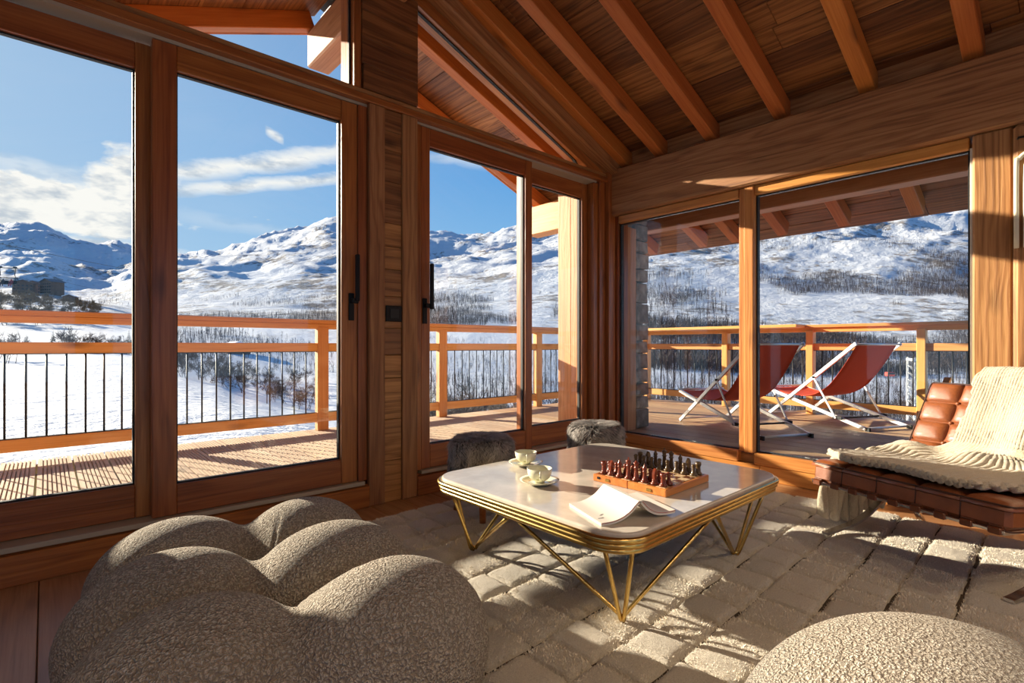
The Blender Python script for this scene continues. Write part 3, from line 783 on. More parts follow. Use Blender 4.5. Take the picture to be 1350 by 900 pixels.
# far woods: too many to count, one mesh of trunks and twigs
def woods(name, zones, mat, label, seed):
    r = np.random.RandomState(seed); V = []; F = []
    for (x0, x1, d0, d1, n, h0, h1, thr) in zones:
        px = r.uniform(x0, x1, n * 3); dep = np.exp(r.uniform(math.log(d0), math.log(d1), n * 3))
        x, y, z = land(px, dep)
        keep = fbm(x / 130, y / 130, 5, 21) > thr
        x, y, z = x[keep][:n], y[keep][:n], z[keep][:n]; dd = dep[keep][:n]
        for a, b, c, dep_ in zip(x, y, z, dd):
            h = r.uniform(h0, h1); w = h * .015; base = len(V)
            ang = r.uniform(0, 3.14); s_ = np.array((math.cos(ang), math.sin(ang), 0))
            P = np.array((a, b, c)); top = P + np.array((r.normal(0, .04) * h, r.normal(0, .04) * h, h))
            V += [P - np.array((RGT.x, RGT.y, 0)) * w, P + np.array((RGT.x, RGT.y, 0)) * w, P + np.array((FWD.x, FWD.y, 0)) * w * 1.5, top]
            F += [(base, base + 1, base + 3), (base + 1, base + 2, base + 3), (base + 2, base, base + 3)]
            for k in range(9):
                t = r.uniform(.2, .85); q = P + (top - P) * t; aa = r.uniform(0, 6.283); L = h * r.uniform(.22, .5) * (1 - t * .5)
                e = q + np.array((math.cos(aa) * L * .6, math.sin(aa) * L * .6, L * .8)); bb = len(V); ww = w * .9
                sd_ = np.array((-math.sin(aa), math.cos(aa), 0)) * ww
                V += [q - sd_, q + sd_, e]; F.append((bb, bb + 1, bb + 2))
    o_ = link(name, meshdata(name, V, F), mat, kind='stuff')
    tag(o_, label, 'forest'); return o_
M_wood1 = plain('winter_wood', (.078, .062, .060), .95, noise=.5, nscale=.06)
woods('bare_forest', ((565, 745, 250, 800, 3600, 3.5, 7.0, .02), (566, 640, 600, 1100, 300, 4, 8, .04), (560, 740, 110, 330, 1300, 1.8, 3.6, -.05)), M_wood1, 'grey leafless forest on the slope seen through the right sliding door', 4)
woods('bare_forest', ((845, 1300, 240, 1000, 13000, 4, 8.5, .0), (845, 1300, 110, 420, 8000, 2.2, 4.6, -.12), (850, 1010, 380, 900, 700, 8, 14, -.1), (985, 1300, 480, 960, 6000, 4.5, 9, -.09), (845, 1300, 370, 720, 5500, 3, 6.5, -.05), (1000, 1300, 900, 1300, 700, 6, 10, .05)), M_wood1, 'grey leafless forest on the mountain flank behind the deck chairs', 5)
woods('bare_forest', ((225, 445, 300, 1000, 2600, 3.5, 7, .05), (225, 440, 160, 300, 900, 2.5, 5, .0), (130, 235, 600, 1300, 300, 4, 8, .06)), M_wood1, 'dark patches of leafless wood on the lower mountain behind the second pane', 6)

# chalets
M_chalet = plain('chalet_timber', (.16, .088, .058), .8, noise=.3, nscale=.4)
M_roofg = plain('slate_roof', (.12, .11, .13), .8, noise=.2, nscale=.3)
M_snowroof = plain('snowy_roof', (.80, .82, .86), .8)
M_win = plain('dark_pane', (.03, .035, .045), .2)
M_balc = plain('balcony_wood', (.20, .12, .09), .8)
def chalet(px, dep, w, d_, h, rz, label, roofmat, floors=2):
    p = ground(px, dep); root = thing('chalet', label, 'chalet', (p.x, p.y, p.z - 1), rz)
    link('wall', box_me(w, d_, h + 2, M_chalet, .02), M_chalet, Matrix.Translation((0, 0, h / 2)), root)
    rh = w * .22
    V = [(-w * .58, -d_ * .58, h + .6), (w * .58, -d_ * .58, h + .6), (0, -d_ * .58, h + .6 + rh), (-w * .58, d_ * .58, h + .6), (w * .58, d_ * .58, h + .6), (0, d_ * .58, h + .6 + rh)]
    V += [(a, b, c + .5) for a, b, c in V]
    F = [(0, 2, 5, 3), (2, 1, 4, 5), (6, 9, 11, 8), (8, 11, 10, 7), (0, 3, 9, 6), (1, 7, 10, 4), (0, 6, 8, 2), (2, 8, 7, 1), (3, 5, 11, 9), (5, 4, 10, 11)]
    link('roof', meshdata('roof', V, F), roofmat, Matrix(), root)
    link('gable_wall', meshdata('gable', [(-w * .5, -d_ * .49, h), (w * .5, -d_ * .49, h), (w * .5, -d_ * .49, h + .8), (0, -d_ * .49, h + .6 + rh), (-w * .5, -d_ * .49, h + .8)], [(0, 1, 2, 3, 4)]), M_chalet, Matrix(), root)
    nw = max(2, int(w / 3))
    for f_ in range(floors):
        zz = 1.6 + f_ * (h - .5) / floors
        link('balcony', box_me(w * .98, .5, .55, M_balc, .02), M_balc, Matrix.Translation((0, -d_ * .5 - .3, zz - .55)), root)
        for k in range(nw):
            link('window', box_me(w / nw * .5, .25, 1.3, M_win, .02), M_win, Matrix.Translation(((k + .5) / nw * w - w / 2, -d_ * .5, zz + .7)), root)
YAW = -math.atan2(.6676, .7445)
chalet(33, 560, 17, 14, 11, YAW + .5, 'large timber chalet with a dark slate roof, left of the flat long chalet', M_roofg, 3)
chalet(48, 590, 15, 12, 11, YAW + .2, 'long dark timber chalet between the two larger chalets on the hill', M_roofg, 3)
chalet(69, 570, 17, 13, 13, YAW - .3, 'tall brown chalet with stacked balconies, right of the long dark chalet', M_roofg, 4)
chalet(93, 520, 10, 9, 5, YAW + .4, 'small low chalet, rightmost of the chalets on the hill', M_snowroof, 1)
chalet(40, 440, 11, 9, 4.0, YAW + .7, 'low chalet with a snow covered roof below the dark chalets', M_snowroof, 1)
chalet(310, 205, 9, 6, 2.6, YAW + .9, 'little low hut half hidden by bushes between the railing bars', M_snowroof, 1)

# chairlift at the far left
M_cable = plain('lift_cable', (.05, .05, .06), .6)
def apt(px, py, dep): return Vector((0, 0, EYE)) + (FWD * FPX + RGT * (px - CX) + Vector((0, 0, CY - py))) * (dep / FPX)
def cable(name, a, b, da, db, r, label):
    A, B = apt(*a, da), apt(*b, db); pts = [A.lerp(B, t / 10) - Vector((0, 0, 6 * (t / 10) * (1 - t / 10))) for t in range(11)]
    tag(link(name, tube_me(name, pts, r, 5), M_cable), label, 'cable')
cable('lift_cable', (-60, 308), (215, 362), 220, 700, .16, 'upper dark chairlift cable crossing the far left mountains')
cable('lift_cable', (-60, 330), (160, 388), 150, 600, .07, 'thin lower chairlift cable running through the lift chair hanger')
def liftchair(px, py, dep, label, s=1.0):
    p = apt(px, py, dep); root = thing('lift_chair', label, 'chairlift', p, YAW + .35)
    M_d = M_black
    for sx in (-1, 1):
        link('hanger', tube_me('hanger', [(sx * 1.0, 0, 2.3), (sx * 1.05, 0, 2.0), (sx * .95, 0, 1.1), (sx * 1.1, 0, .75), (sx * .8, 0, .6)], .07, 6), M_d, Matrix(), root)
    link('crossbar', tube_me('bar', [(-1.25, 0, 2.3), (1.25, 0, 2.3)], .07, 6), M_d, Matrix(), root)
    link('clamp', box_me(.5, .3, .3, M_d, .03), M_d, Matrix.Translation((1.0, 0, 2.4)), root)
    link('clamp', box_me(.5, .3, .3, M_d, .03), M_d, Matrix.Translation((-1.0, 0, 2.4)), root)
    link('seat_frame', tube_me('frame', [(-1.1, 0, .65), (1.4, -.1, .65), (1.6, -.5, .25)], .06, 6), M_d, Matrix(), root)
    link('seat', box_me(2.3, .5, .12, M_d, .03), M_d, Matrix.Translation((.1, -.3, -.45)), root)
    link('backrest', box_me(2.3, .1, .6, M_d, .03), M_d, Matrix.Translation((.1, 0, -.1)), root)
    for sx in (-.9, 1.1): link('arm', tube_me('arm', [(sx, 0, .65), (sx, 0, -.4)], .05, 5), M_d, Matrix(), root)
    link('footrest', tube_me('footrest', [(-.9, -.1, .0), (-.9, -.8, -1.0), (1.1, -.8, -1.0), (1.1, -.1, .0)], .04, 5), M_d, Matrix(), root)
    return p
lc = liftchair(10, 371, 88, 'dark chairlift seat hanging at the far left edge above the chalets')
def skier(off, suit, label):
    Mr = Matrix.Translation(lc) @ Matrix.Rotation(YAW + .35, 4, 'Z') @ Matrix.Translation(off)
    J = [((0, 0, 0), .15), ((0, .02, .25), .16), ((0, .02, .5), .17), ((0, 0, .62), .08), ((0, -.02, .70), .11), ((0, -.02, .84), .12),
         ((-.2, 0, .5), .08), ((-.27, -.12, .28), .065), ((-.18, -.36, .2), .055), ((.2, 0, .5), .08), ((.27, -.12, .28), .065), ((.18, -.36, .2), .055),
         ((-.1, -.02, 0), .11), ((-.12, -.45, .02), .09), ((-.13, -.5, -.42), .08), ((-.13, -.66, -.47), .07), ((.1, -.02, 0), .11), ((.12, -.45, .02), .09), ((.13, -.5, -.42), .08), ((.13, -.66, -.47), .07)]
    E_ = [(0, 1), (1, 2), (2, 3), (3, 4), (4, 5), (2, 6), (6, 7), (7, 8), (2, 9), (9, 10), (10, 11), (0, 12), (12, 13), (13, 14), (14, 15), (0, 16), (16, 17), (17, 18), (18, 19)]
    V = []; F = []
    me = bpy.data.meshes.new('person'); me.from_pydata([j[0] for j in J], E_, []); me.update()
    o_ = link('person', me, suit, Mr); o_['label'] = label; o_['category'] = 'person'
    md = o_.modifiers.new('skin', 'SKIN'); me.skin_vertices.new() if not me.skin_vertices else None
    for i, (_, r) in enumerate(J):
        me.skin_vertices[0].data[i].radius = (r, r)
        me.skin_vertices[0].data[i].use_root = i == 0
    o_.modifiers.new('sub', 'SUBSURF').levels = 1; o_.modifiers['sub'].render_levels = 1
    return o_
skier((-.45, -.32, -.38), plain('black_ski_suit', (.02, .02, .025), .7), 'person in dark ski clothes seated at the left of the far lift chair')
skier((.65, -.32, -.38), plain('crimson_ski_suit', (.22, .03, .05), .7), 'person in crimson ski clothes seated at the right of the far lift chair')
# valley lift behind the deck chairs: a lattice pylon and a small red cabin
p = apt(1201, 500, 60); pyl = thing('lift_pylon', 'pale lattice lift pylon behind the balusters right of the red deck chair', 'pylon', (p.x, p.y, p.z - 6))
M_pyl = plain('galvanised_steel', (.55, .56, .55), .5, .3)
for sx in (-.32, .32):
    for sy in (-.32, .32): link('leg', tube_me('leg', [(sx, sy, -9), (sx, sy, 8.2)], .06, 5), M_pyl, Matrix(), pyl)
z = -9
while z < 8:
    for s1 in (1, -1):
        link('brace', tube_me('brace', [(-.32, s1 * .32, z), (.32, s1 * .32, z + .8)], .035, 4), M_pyl, Matrix(), pyl)
        link('brace', tube_me('brace', [(s1 * .32, -.32, z), (s1 * .32, .32, z + .8)], .035, 4), M_pyl, Matrix(), pyl)
    z += .8
link('crossarm', box_me(3.2, .3, .3, M_pyl, .03), M_pyl, Matrix.Translation((0, 0, 8.3)) @ Matrix.Rotation(.4, 4, 'Z'), pyl)
p = apt(1173, 493, 75); cab = thing('lift_cabin', 'tiny red lift cabin in the valley beside the pale pylon', 'cabin', p, YAW)
M_rc = plain('red_cabin', (.55, .06, .04), .4)
link('body', box_me(1.1, .8, .6, M_rc, .12), M_rc, Matrix(), cab)
link('pane', box_me(.9, .84, .25, M_win, .02), M_win, Matrix.Translation((0, 0, .1)), cab)
link('hanger', tube_me('hanger', [(0, 0, .3), (0, 0, 1.6)], .05, 5), M_bar, Matrix(), cab)

# ------------------------------------------------------------------ furnishing materials
def boucle(name):
    s = N(name); o = s.obj()
    v = s.new('ShaderNodeTexVoronoi', {'Vector': s.new('ShaderNodeVectorMath', {0: o, 1: s.new('ShaderNodeVectorMath', {0: s.new('ShaderNodeTexNoise', {'Vector': o, 'Scale': 75.0, 'Detail': 3}).outputs['Color'], 1: (.020, .020, .020)}, operation='MULTIPLY').outputs[0]}, operation='ADD').outputs[0], 'Scale': 150.0}, feature='SMOOTH_F1')
    v.inputs['Smoothness'].default_value = .35
    d = v.outputs['Distance']; n2 = s.noise(o, 420, 3, .7)
    h = s.math('SUBTRACT', s.math('ADD', .9, s.math('MULTIPLY', n2, .35)), s.math('MULTIPLY', d, 1.5))
    col = s.ramp(h, ((.18, (.40, .325, .25)), (.55, (.72, .62, .51)), (.9, (.92, .85, .745))))  # crevices between the curls darkened in the colour, like contact shade
    s.bump(h, 1.0, .020)
    return s.fin(col, .95, **{'Sheen Weight': .12, 'Sheen Roughness': .5})
M_boucle = boucle('cream_boucle')
def rug_mat():
    s = N('plush_wool'); o = s.obj(); tc = s.new('ShaderNodeTexCoord'); g = s.new('ShaderNodeNewGeometry').outputs['Position']
    n1 = s.noise(g, 190, 6, .8); n2 = s.noise(g, 22, 5, .65); n3 = s.noise(s.new('ShaderNodeMapping', {0: g, 'Scale': (30, 6, 10)}).outputs[0], 1.0, 3)
    h = s.math('ADD', n1, s.math('MULTIPLY', n2, .15))
    inf = s.new('ShaderNodeObjectInfo').outputs['Random']
    col = s.ramp(n1, ((.30, (.52, .43, .33)), (.66, (.86, .77, .635))))
    col = s.new('ShaderNodeHueSaturation', {'Color': col, 'Value': s.math('ADD', s.math('MULTIPLY', inf, .14), .93)}).outputs[0]
    s.bump(h, 1.0, .012)
    return s.fin(col, 1.0, **{'Sheen Weight': .5, 'Sheen Roughness': .6})
M_rug = rug_mat()
M_rugb = plain('rug_backing', (.055, .038, .025), 1.0, noise=.3, nscale=200)
def marble():
    s = N('pale_marble'); o = s.obj()
    n = s.noise(o, 3.5, 8, .6, 1.2); v = s.math('ABSOLUTE', s.math('SUBTRACT', n, .5)); vein = s.math('SUBTRACT', 1.0, s.math('MULTIPLY', v, 14.0), True)
    c = s.ramp(s.noise(o, 9, 5, .6), ((.3, (.50, .44, .37)), (.7, (.66, .59, .51))))
    c = s.mix(s.math('MULTIPLY', vein, .35), c, (.50, .46, .41))
    return s.fin(c, .11, **{'Specular IOR Level': .38})
M_marble = marble()
M_brass = plain('brushed_brass', (.66, .45, .15), .26, 1)
M_brassd = plain('table_underside', (.10, .075, .04), .6)
def leather(name, a, b):
    s = N(name); o = s.obj()
    c = s.ramp(s.noise(o, 9, 5, .6), ((.3, a), (.7, b)))
    v = s.new('ShaderNodeTexVoronoi', {'Vector': o, 'Scale': 320.0}).outputs['Distance']
    s.bump(s.math('ADD', v, s.math('MULTIPLY', s.noise(o, 30, 4), 2.0)), .25, .002)
    return s.fin(c, .32, **{'Coat Weight': .25, 'Coat Roughness': .25})
M_leather = leather('cognac_leather', (.19, .052, .016), (.29, .088, .029))
M_strap = leather('dark_leather_strap', (.12, .032, .010), (.18, .052, .018))
M_pipe = plain('dark_piping', (.06, .02, .01), .5)
def knit():
    s = N('cream_knit'); o = s.obj(); n = s.noise(o, 260, 4, .7); w = s.noise(s.new('ShaderNodeMapping', {0: o, 'Scale': (140, 45, 140)}).outputs[0], 1.0, 2)
    c = s.ramp(n, ((.3, (.46, .36, .235)), (.7, (.70, .61, .46))))
    s.bump(s.math('ADD', n, w), .8, .006)
    return s.fin(c, .95, **{'Sheen Weight': .4, 'Subsurface Weight': .0})
M_knit = knit()
M_porc = N('flowered_porcelain')
_o = M_porc.obj(); _v = M_porc.new('ShaderNodeTexVoronoi', {'Vector': _o, 'Scale': 26.0})
_sp = M_porc.math('SUBTRACT', 1.0, M_porc.math('MULTIPLY', _v.outputs['Distance'], 5.2), True)
_hue = M_porc.mix(M_porc.math('GREATER_THAN', M_porc.noise(_o, 40, 2), .5), (.55, .20, .04), (.20, .26, .08))
M_porc = M_porc.fin(M_porc.mix(M_porc.math('MULTIPLY', M_porc.math('GREATER_THAN', _sp, .12), .85), (.74, .71, .52), _hue), .15, **{'Coat Weight': .5})
M_paper = plain('page_paper', (.78, .72, .62), .8, noise=.04, nscale=300)
M_cover = plain('white_cover', (.66, .61, .55), .45)
M_redin = plain('red_flap', (.45, .05, .02), .6)
M_ink = plain('grey_ink', (.22, .20, .19), .7)
M_case = wood('chess_case_wood', (.36, .10, .02), (.55, .17, .035), (.62, .22, .06), .35, 4, .05, knots=False, coat=.3)
M_redwood = plain('padauk', (.17, .030, .012), .28, noise=.25, nscale=60)
M_olive = plain('olive_wood', (.095, .052, .018), .3, noise=.3, nscale=60)

# ------------------------------------------------------------------ rug
RZ = R(1.6)
rug = thing('rug', 'cream plush wool rug divided into uneven padded rectangles under the marble table', 'rug', (0, 0, 0))
def pad_variant(seed):
    nu, nv = 20, 18; r = np.random.RandomState(seed); V = []
    for i in range(nu):
        for j in range(nv):
            u = i / (nu - 1) * 2 - 1; v = j / (nv - 1) * 2 - 1
            e = (max(0.0, 1 - abs(u) ** 8) ** .5) * (max(0.0, 1 - abs(v) ** 8) ** .5)
            wob = .018 * math.sin(4 * v + seed) , .018 * math.sin(3 * u + seed * 2)
            b = float(fbm(np.array([u * 1.3 + seed * 9]), np.array([v * 1.3]), 3)[0])
            V.append(((u + wob[0] * (1 if abs(u) > .5 else .4)) * .5, (v + wob[1] * .8) * .5, .008 + e * (.017 + .003 * b + .005 * math.cos(u * 1.5) * math.cos(v * 1.5)) + e * .003 * float(fbm(np.array([u * 6 + seed * 5.1]), np.array([v * 6 + 3.3]), 3, 3)[0])))
    me = meshdata('rug_pad', V, grid_faces(nu, nv), True); me.materials.append(M_rug); return me
pads = [pad_variant(k) for k in range(7)]
RM = Matrix.Rotation(RZ, 4, 'Z'); PADS = []
RX0, RX1, RY0, RY1 = .55, 3.62, -.55, 2.62
y = RY1
row = 0
while y > RY0:
    hgt = rng.uniform(.165, .20)
    xa = RX0 + rng.uniform(-.05, .12); xend = RX1 + rng.uniform(-.03, .015)
    while xa < xend - .08:
        wd = rng.uniform(.15, .22) if rng.random() < .8 else rng.uniform(.11, .15)
        if xend - xa - wd < .1: wd = xend - xa
        cx_, cy_ = xa + wd / 2, y - hgt / 2 + rng.uniform(-.007, .007)
        M = RM @ Matrix.Translation((cx_, cy_, 0)) @ Matrix.Diagonal((wd * .992 * rng.choice((1, -1)), hgt * .98, rng.uniform(.92, 1.1), 1))
        link('rug_pad', pads[rng.randrange(7)], M_rug, M, rug); PADS.append((cx_, cy_, wd, hgt)); xa += wd
    y -= hgt; row += 1
link('backing', box_me(RX1 - RX0 - .02, RY1 - y - .02, .008, M_rugb, .002), M_rugb, RM @ Matrix.Translation(((RX0 + RX1) / 2, (RY1 + y) / 2, .004)), rug)
RH = .032
# the wool pile: short upright tufts on every pad
def pile_mesh():
    r = np.random.RandomState(12); P = []
    for cx_, cy_, wd, hgt in PADS:
        n = int(wd * hgt * 30000); u = r.uniform(-1, 1, n); v = r.uniform(-1, 1, n)
        e = np.sqrt(np.maximum(0, 1 - np.abs(u) ** 8)) * np.sqrt(np.maximum(0, 1 - np.abs(v) ** 8))
        P.append(np.stack([cx_ + u * wd * .478, cy_ + v * hgt * .470, .006 + e * .017, u * .35, v * .35], 1))
    P = np.concatenate(P); n = len(P); a = r.uniform(0, 6.283, n); w = r.uniform(.0012, .0024, n); L = r.uniform(.007, .0135, n)
    cl = fbm(P[:, 0] * 42, P[:, 1] * 42, 3, 17) * 2.2; cl2 = fbm(P[:, 0] * 42 + 50, P[:, 1] * 42 + 9, 3, 19) * 2.2
    base = P[:, :3]; sd = np.stack([np.cos(a) * w, np.sin(a) * w, np.zeros(n)], 1)
    lean = np.stack([P[:, 3] + r.normal(0, .35, n) + cl, P[:, 4] + r.normal(0, .35, n) + cl2, np.ones(n)], 1); lean /= np.linalg.norm(lean, axis=1)[:, None]
    V = np.stack([base - sd, base + sd, base + lean * L[:, None]], 1).reshape(-1, 3)
    me = bpy.data.meshes.new('pile'); me.vertices.add(3 * n); me.vertices.foreach_set('co', V.astype(np.float32).ravel())
    me.loops.add(3 * n); me.loops.foreach_set('vertex_index', np.arange(3 * n, dtype=np.int32)); me.polygons.add(n)
    me.polygons.foreach_set('loop_start', np.arange(0, 3 * n, 3, dtype=np.int32)); me.polygons.foreach_set('loop_total', np.full(n, 3, dtype=np.int32)); me.update(calc_edges=True)
    return me
M_pile = plain('wool_pile', (.84, .76, .635), 1.0, noise=.17, nscale=160)
link('pile', pile_mesh(), M_pile, RM, rug, kind='stuff')

# ------------------------------------------------------------------ padded ottomans in boucle
def smin(a, b, k):
    h = np.maximum(k - np.abs(a - b), 0) / k
    return np.minimum(a, b) - h * h * k * .25
def blob_mesh(name, lobes, cen, nu=300, nv=150, k=.06, zmin=.0):
    th = np.linspace(0, 2 * np.pi, nu, endpoint=False); ph = np.linspace(-np.pi / 2, np.pi / 2, nv)
    T, P_ = np.meshgrid(th, ph, indexing='ij')
    D = np.stack([np.cos(P_) * np.cos(T), np.cos(P_) * np.sin(T), np.sin(P_)], -1)
    def sdf(p):
        out = None
        for (c, r) in lobes:
            q = (p - np.array(c)) / np.array(r); l = np.sqrt((q * q).sum(-1) + 1e-9)
            q2 = q / np.array(r); d = l * (l - 1) / np.sqrt((q2 * q2).sum(-1) + 1e-9)
            out = d if out is None else smin(out, d, k)
        return np.maximum(out, zmin - p[..., 2])
    cen = np.array(cen, float)
    # march inwards from outside so the outer skin is found
    ts = np.linspace(1.3, .02, 260); hit = np.full(T.shape, .05); done = np.zeros(T.shape, bool); prev = 1.3
    for t in ts:
        d = sdf(cen + D * t); new = (~done) & (d < 0)
        if new.any():
            lo = np.full(new.sum(), t); hi = np.full(new.sum(), prev); dd = D[new]
            for _ in range(12):
                mid = (lo + hi) / 2; ins = sdf(cen + dd * mid[:, None]) < 0
                lo = np.where(ins, mid, lo); hi = np.where(ins, hi, mid)
            hit[new] = lo; done |= new
        prev = t
    for _ in range(3):                     # relax the skin where a lobe hides the next
        a_ = (np.roll(hit, 1, 0) + np.roll(hit, -1, 0)) / 2; b_ = hit.copy(); b_[:, 1:-1] = (hit[:, 2:] + hit[:, :-2]) / 2
        hit = hit * .4 + a_ * .3 + b_ * .3
    Pn = cen + D * hit[..., None]; Pn[..., 2] = np.maximum(Pn[..., 2], zmin)
    me = meshdata(name, Pn.reshape(-1, 3), grid_faces_wrap(nu, nv), True); me.materials.append(M_boucle); return me
def grid_faces_wrap(nu, nv):
    F = []
    for i in range(nu):
        k = (i + 1) % nu
        for j in range(nv - 1): F.append((i * nv + j, k * nv + j, k * nv + j + 1, i * nv + j + 1))
    return F
POUF = [((.665, 1.225), (.285, .228, .238)), ((.70, 1.655), (.275, .215, .222)), ((.75, 2.05), (.25, .215, .205)),
        ((.245, 1.345), (.27, .225, .228)), ((.265, 1.745), (.26, .208, .216)), ((.34, 2.10), (.26, .215, .205))]
lob = [((c[0], c[1], .182), r) for c, r in POUF]
tag(link('ottoman', blob_mesh('ottoman', lob, (.48, 1.70, .09), 460, 220, .055, RH * .6), M_boucle), 'large cream boucle ottoman of six swollen lobes in the left foreground', 'ottoman')
lob2 = [((1.225, .17, .175), (.475, .36, .25)), ((1.20, -.42, .17), (.45, .34, .24))]
tag(link('ottoman', blob_mesh('ottoman', lob2, (1.24, -.05, .12), 340, 160, .07, RH * .6), M_boucle), 'rounded cream boucle ottoman cut off by the lower right edge', 'ottoman')

# ------------------------------------------------------------------ coffee table
TX0, TX1, TY0, TY1, TZ = 1.29, 2.53, .935, 2.01, .40
tab = thing('coffee_table', 'low square table with pale marble top, ribbed brass rim and brass rod legs', 'table', ((TX0 + TX1) / 2, (TY0 + TY1) / 2, RH))
def rrect(x0, x1, y0, y1, r, n=10):
    pts = []
    for cx_, cy_, a0 in ((x1 - r, y1 - r, 0), (x0 + r, y1 - r, 90), (x0 + r, y0 + r, 180), (x1 - r, y0 + r, 270)):
        for k in range(n + 1): a = R(a0 + 90 * k / n); pts.append((cx_ + r * math.cos(a), cy_ + r * math.sin(a)))
    return pts
def plate(name, prof, x0, x1, y0, y1, r, mat, parent, smooth=False):
    """prof: list of (inset, z) from bottom to top"""
    V = []; rings = [[(p[0], p[1], z) for p in rrect(x0 + i, x1 - i, y0 + i, y1 - i, max(r - i, .01))] for i, z in prof]; m = len(rings[0])
    for q in rings: V += q
    F = [(i * m + k, i * m + (k + 1) % m, (i + 1) * m + (k + 1) % m, (i + 1) * m + k) for i in range(len(rings) - 1) for k in range(m)]
    F += [tuple(range(m - 1, -1, -1)), tuple(range((len(rings) - 1) * m, len(rings) * m))]
    return worldlink(name, meshdata(name, V, F, False), mat, Matrix(), parent)
plate('marble_top', [(.016, .372), (.012, .374), (.012, .394), (.014, .398), (.018, TZ)], TX0, TX1, TY0, TY1, .13, M_marble, tab)['label'] = 'pale veined marble top'
plate('underside', [(.03, .336), (.02, .372)], TX0, TX1, TY0, TY1, .13, M_brassd, tab)
for k, z in enumerate((.379, .361, .343)):
    r_ = .0100; i = .002 + k * .006
    worldlink('rim_band', tube_me('rim', [(p[0], p[1], z) for p in rrect(TX0 + i, TX1 - i, TY0 + i, TY1 - i, .13 - i)], r_, 10, True), M_brass, Matrix(), tab)
mx, my = (TX0 + TX1) / 2, (TY0 + TY1) / 2
for fx, sx in ((1.50, -1), (2.34, 1)):
    for fy, sy in ((1.095, -1), (1.93, 1)):
        ex = TX0 if sx < 0 else TX1; ey = TY0 if sy < 0 else TY1
        f = Vector((fx, fy, RH + .008))
        tops = [Vector((ex - sx * .05, ey - sy * .115, .336)), Vector((ex - sx * .115, ey - sy * .05, .336)), Vector((ex - sx * .03, my + sy * .012, .336)), Vector((mx + sx * .012, ey - sy * .03, .336))]
        for t_ in tops:
            d = (t_ - f); d.z = 0; d.normalize()
            p = [f, f + d * .012 + Vector((0, 0, .002)), f + d * .03 + Vector((0, 0, .02)), t_] if d.length else [f, t_]
            worldlink('leg_rod', tube_me('rod', [p[0]] + bez(p[1:], 5), .0078, 8), M_brass, Matrix(), tab)

# ------------------------------------------------------------------ cups and saucers
def cup_set(x, y, rz, where):
    z = TZ
    sau = tag(link('saucer', lathe_me('saucer', [(.012, .001), (.045, .002), (.05, .005), (.072, .013), (.083, .019), (.084, .0205), (.072, .0165), (.048, .008), (.0, .0075)][:-1] + [(.02, .0075)], 32), M_porc, Matrix.Translation((x, y, z)) @ Matrix.Rotation(rz, 4, 'Z')), f'flower-sprigged cream saucer under the teacup {where}', 'saucer', 'tea saucers')
    c = thing('teacup', f'cream porcelain teacup with small flowers on its saucer, {where}', 'cup', (x, y, z + .0085), rz, 'teacups')
    o_ = [(.016, 0), (.022, .001), (.022, .006), (.034, .012), (.046, .024), (.0515, .040), (.0535, .060)]
    i_ = [(.0518, .060), (.0495, .041), (.044, .026), (.032, .014), (.010, .011)]
    link('bowl', lathe_me('bowl', o_ + i_, 32), M_porc, Matrix(), c)
    link('handle', tube_me('handle', bez([(.048, 0, .052), (.066, 0, .056), (.074, 0, .044), (.066, 0, .028), (.046, 0, .022), (.038, 0, .026)], 5), .0036, 8), M_porc, Matrix(), c)
    link('tea', lathe_me('tea', [(.002, .030), (.0435, .030), (.0435, .0305), (.002, .0305)], 24), plain('pale_tea', (.45, .44, .33), .05), Matrix(), c)
cup_set(1.745, 1.845, R(232), 'farther from the book')
cup_set(1.555, 1.560, R(228), 'nearer the open book')

# ------------------------------------------------------------------ open book lying face down
SP0, SP1 = Vector((1.478, 1.005, 0)), Vector((1.562, 1.219, 0))
ax = (SP1 - SP0).normalized(); sd_ = Vector((-ax.y, ax.x, 0)); mid = (SP0 + SP1) / 2
BM = Matrix((Vector((ax.x, ax.y, 0)), sd_, Vector((0, 0, 1)))).transposed().to_4x4(); BM.translation = (mid.x, mid.y, TZ)
book = thing('book', 'open paperback with a white cover lying face down on the marble table', 'book', M=BM)
LB = .115
def leaf_prof(side, off):
    """cross-section of one half: from the spine ridge down and outwards"""
    base = [(.004, .062), (.018, .050), (.04, .031), (.07, .0155), (.105, .0065), (.150, .0045)] if side > 0 else [(.004, .062), (.016, .049), (.036, .031), (.064, .018), (.10, .0135), (.140, .0165)]
    pts = bez([(0, side * a, b) for a, b in base], 6); out = []
    for i, p in enumerate(pts):
        t = (pts[min(i + 1, len(pts) - 1)] - pts[max(i - 1, 0)]).normalized(); n = Vector((0, -t.z, t.y)) * side
        if n.z < 0: n = -n
        out.append(p + n * off)
    return out
def half(name, side, o0, o1, mat, la=LB, label=None):
    a, b = leaf_prof(side, o0), leaf_prof(side, o1); m = len(a); V = []
    for xx in (-la, la):
        V += [Vector((xx, p.y, max(p.z, .0006))) for p in a] + [Vector((xx, p.y, max(p.z, .0008))) for p in b]
    F = []
    for i in range(m - 1):
        F += [(i, i + 1, m + i + 1, m + i), (2 * m + i, 3 * m + i, 3 * m + i + 1, 2 * m + i + 1), (i, 2 * m + i, 2 * m + i + 1, i + 1), (m + i, m + i + 1, 3 * m + i + 1, 3 * m + i)]
    F += [(0, m, 3 * m, 2 * m), (m - 1, 3 * m - 1, 4 * m - 1, 2 * m - 1)]
    o_ = link(name, meshdata(name, V, F), mat, Matrix(), book)
    if label: o_['label'] = label
for sd2 in (1, -1):
    half('page_block', sd2, -.0045, .0035, M_paper, LB - .002)
    half('flap', sd2, .0037, .0046, M_redin, LB + .0015, 'red inner flap')
    half('cover', sd2, .0048, .0062, M_cover, LB)
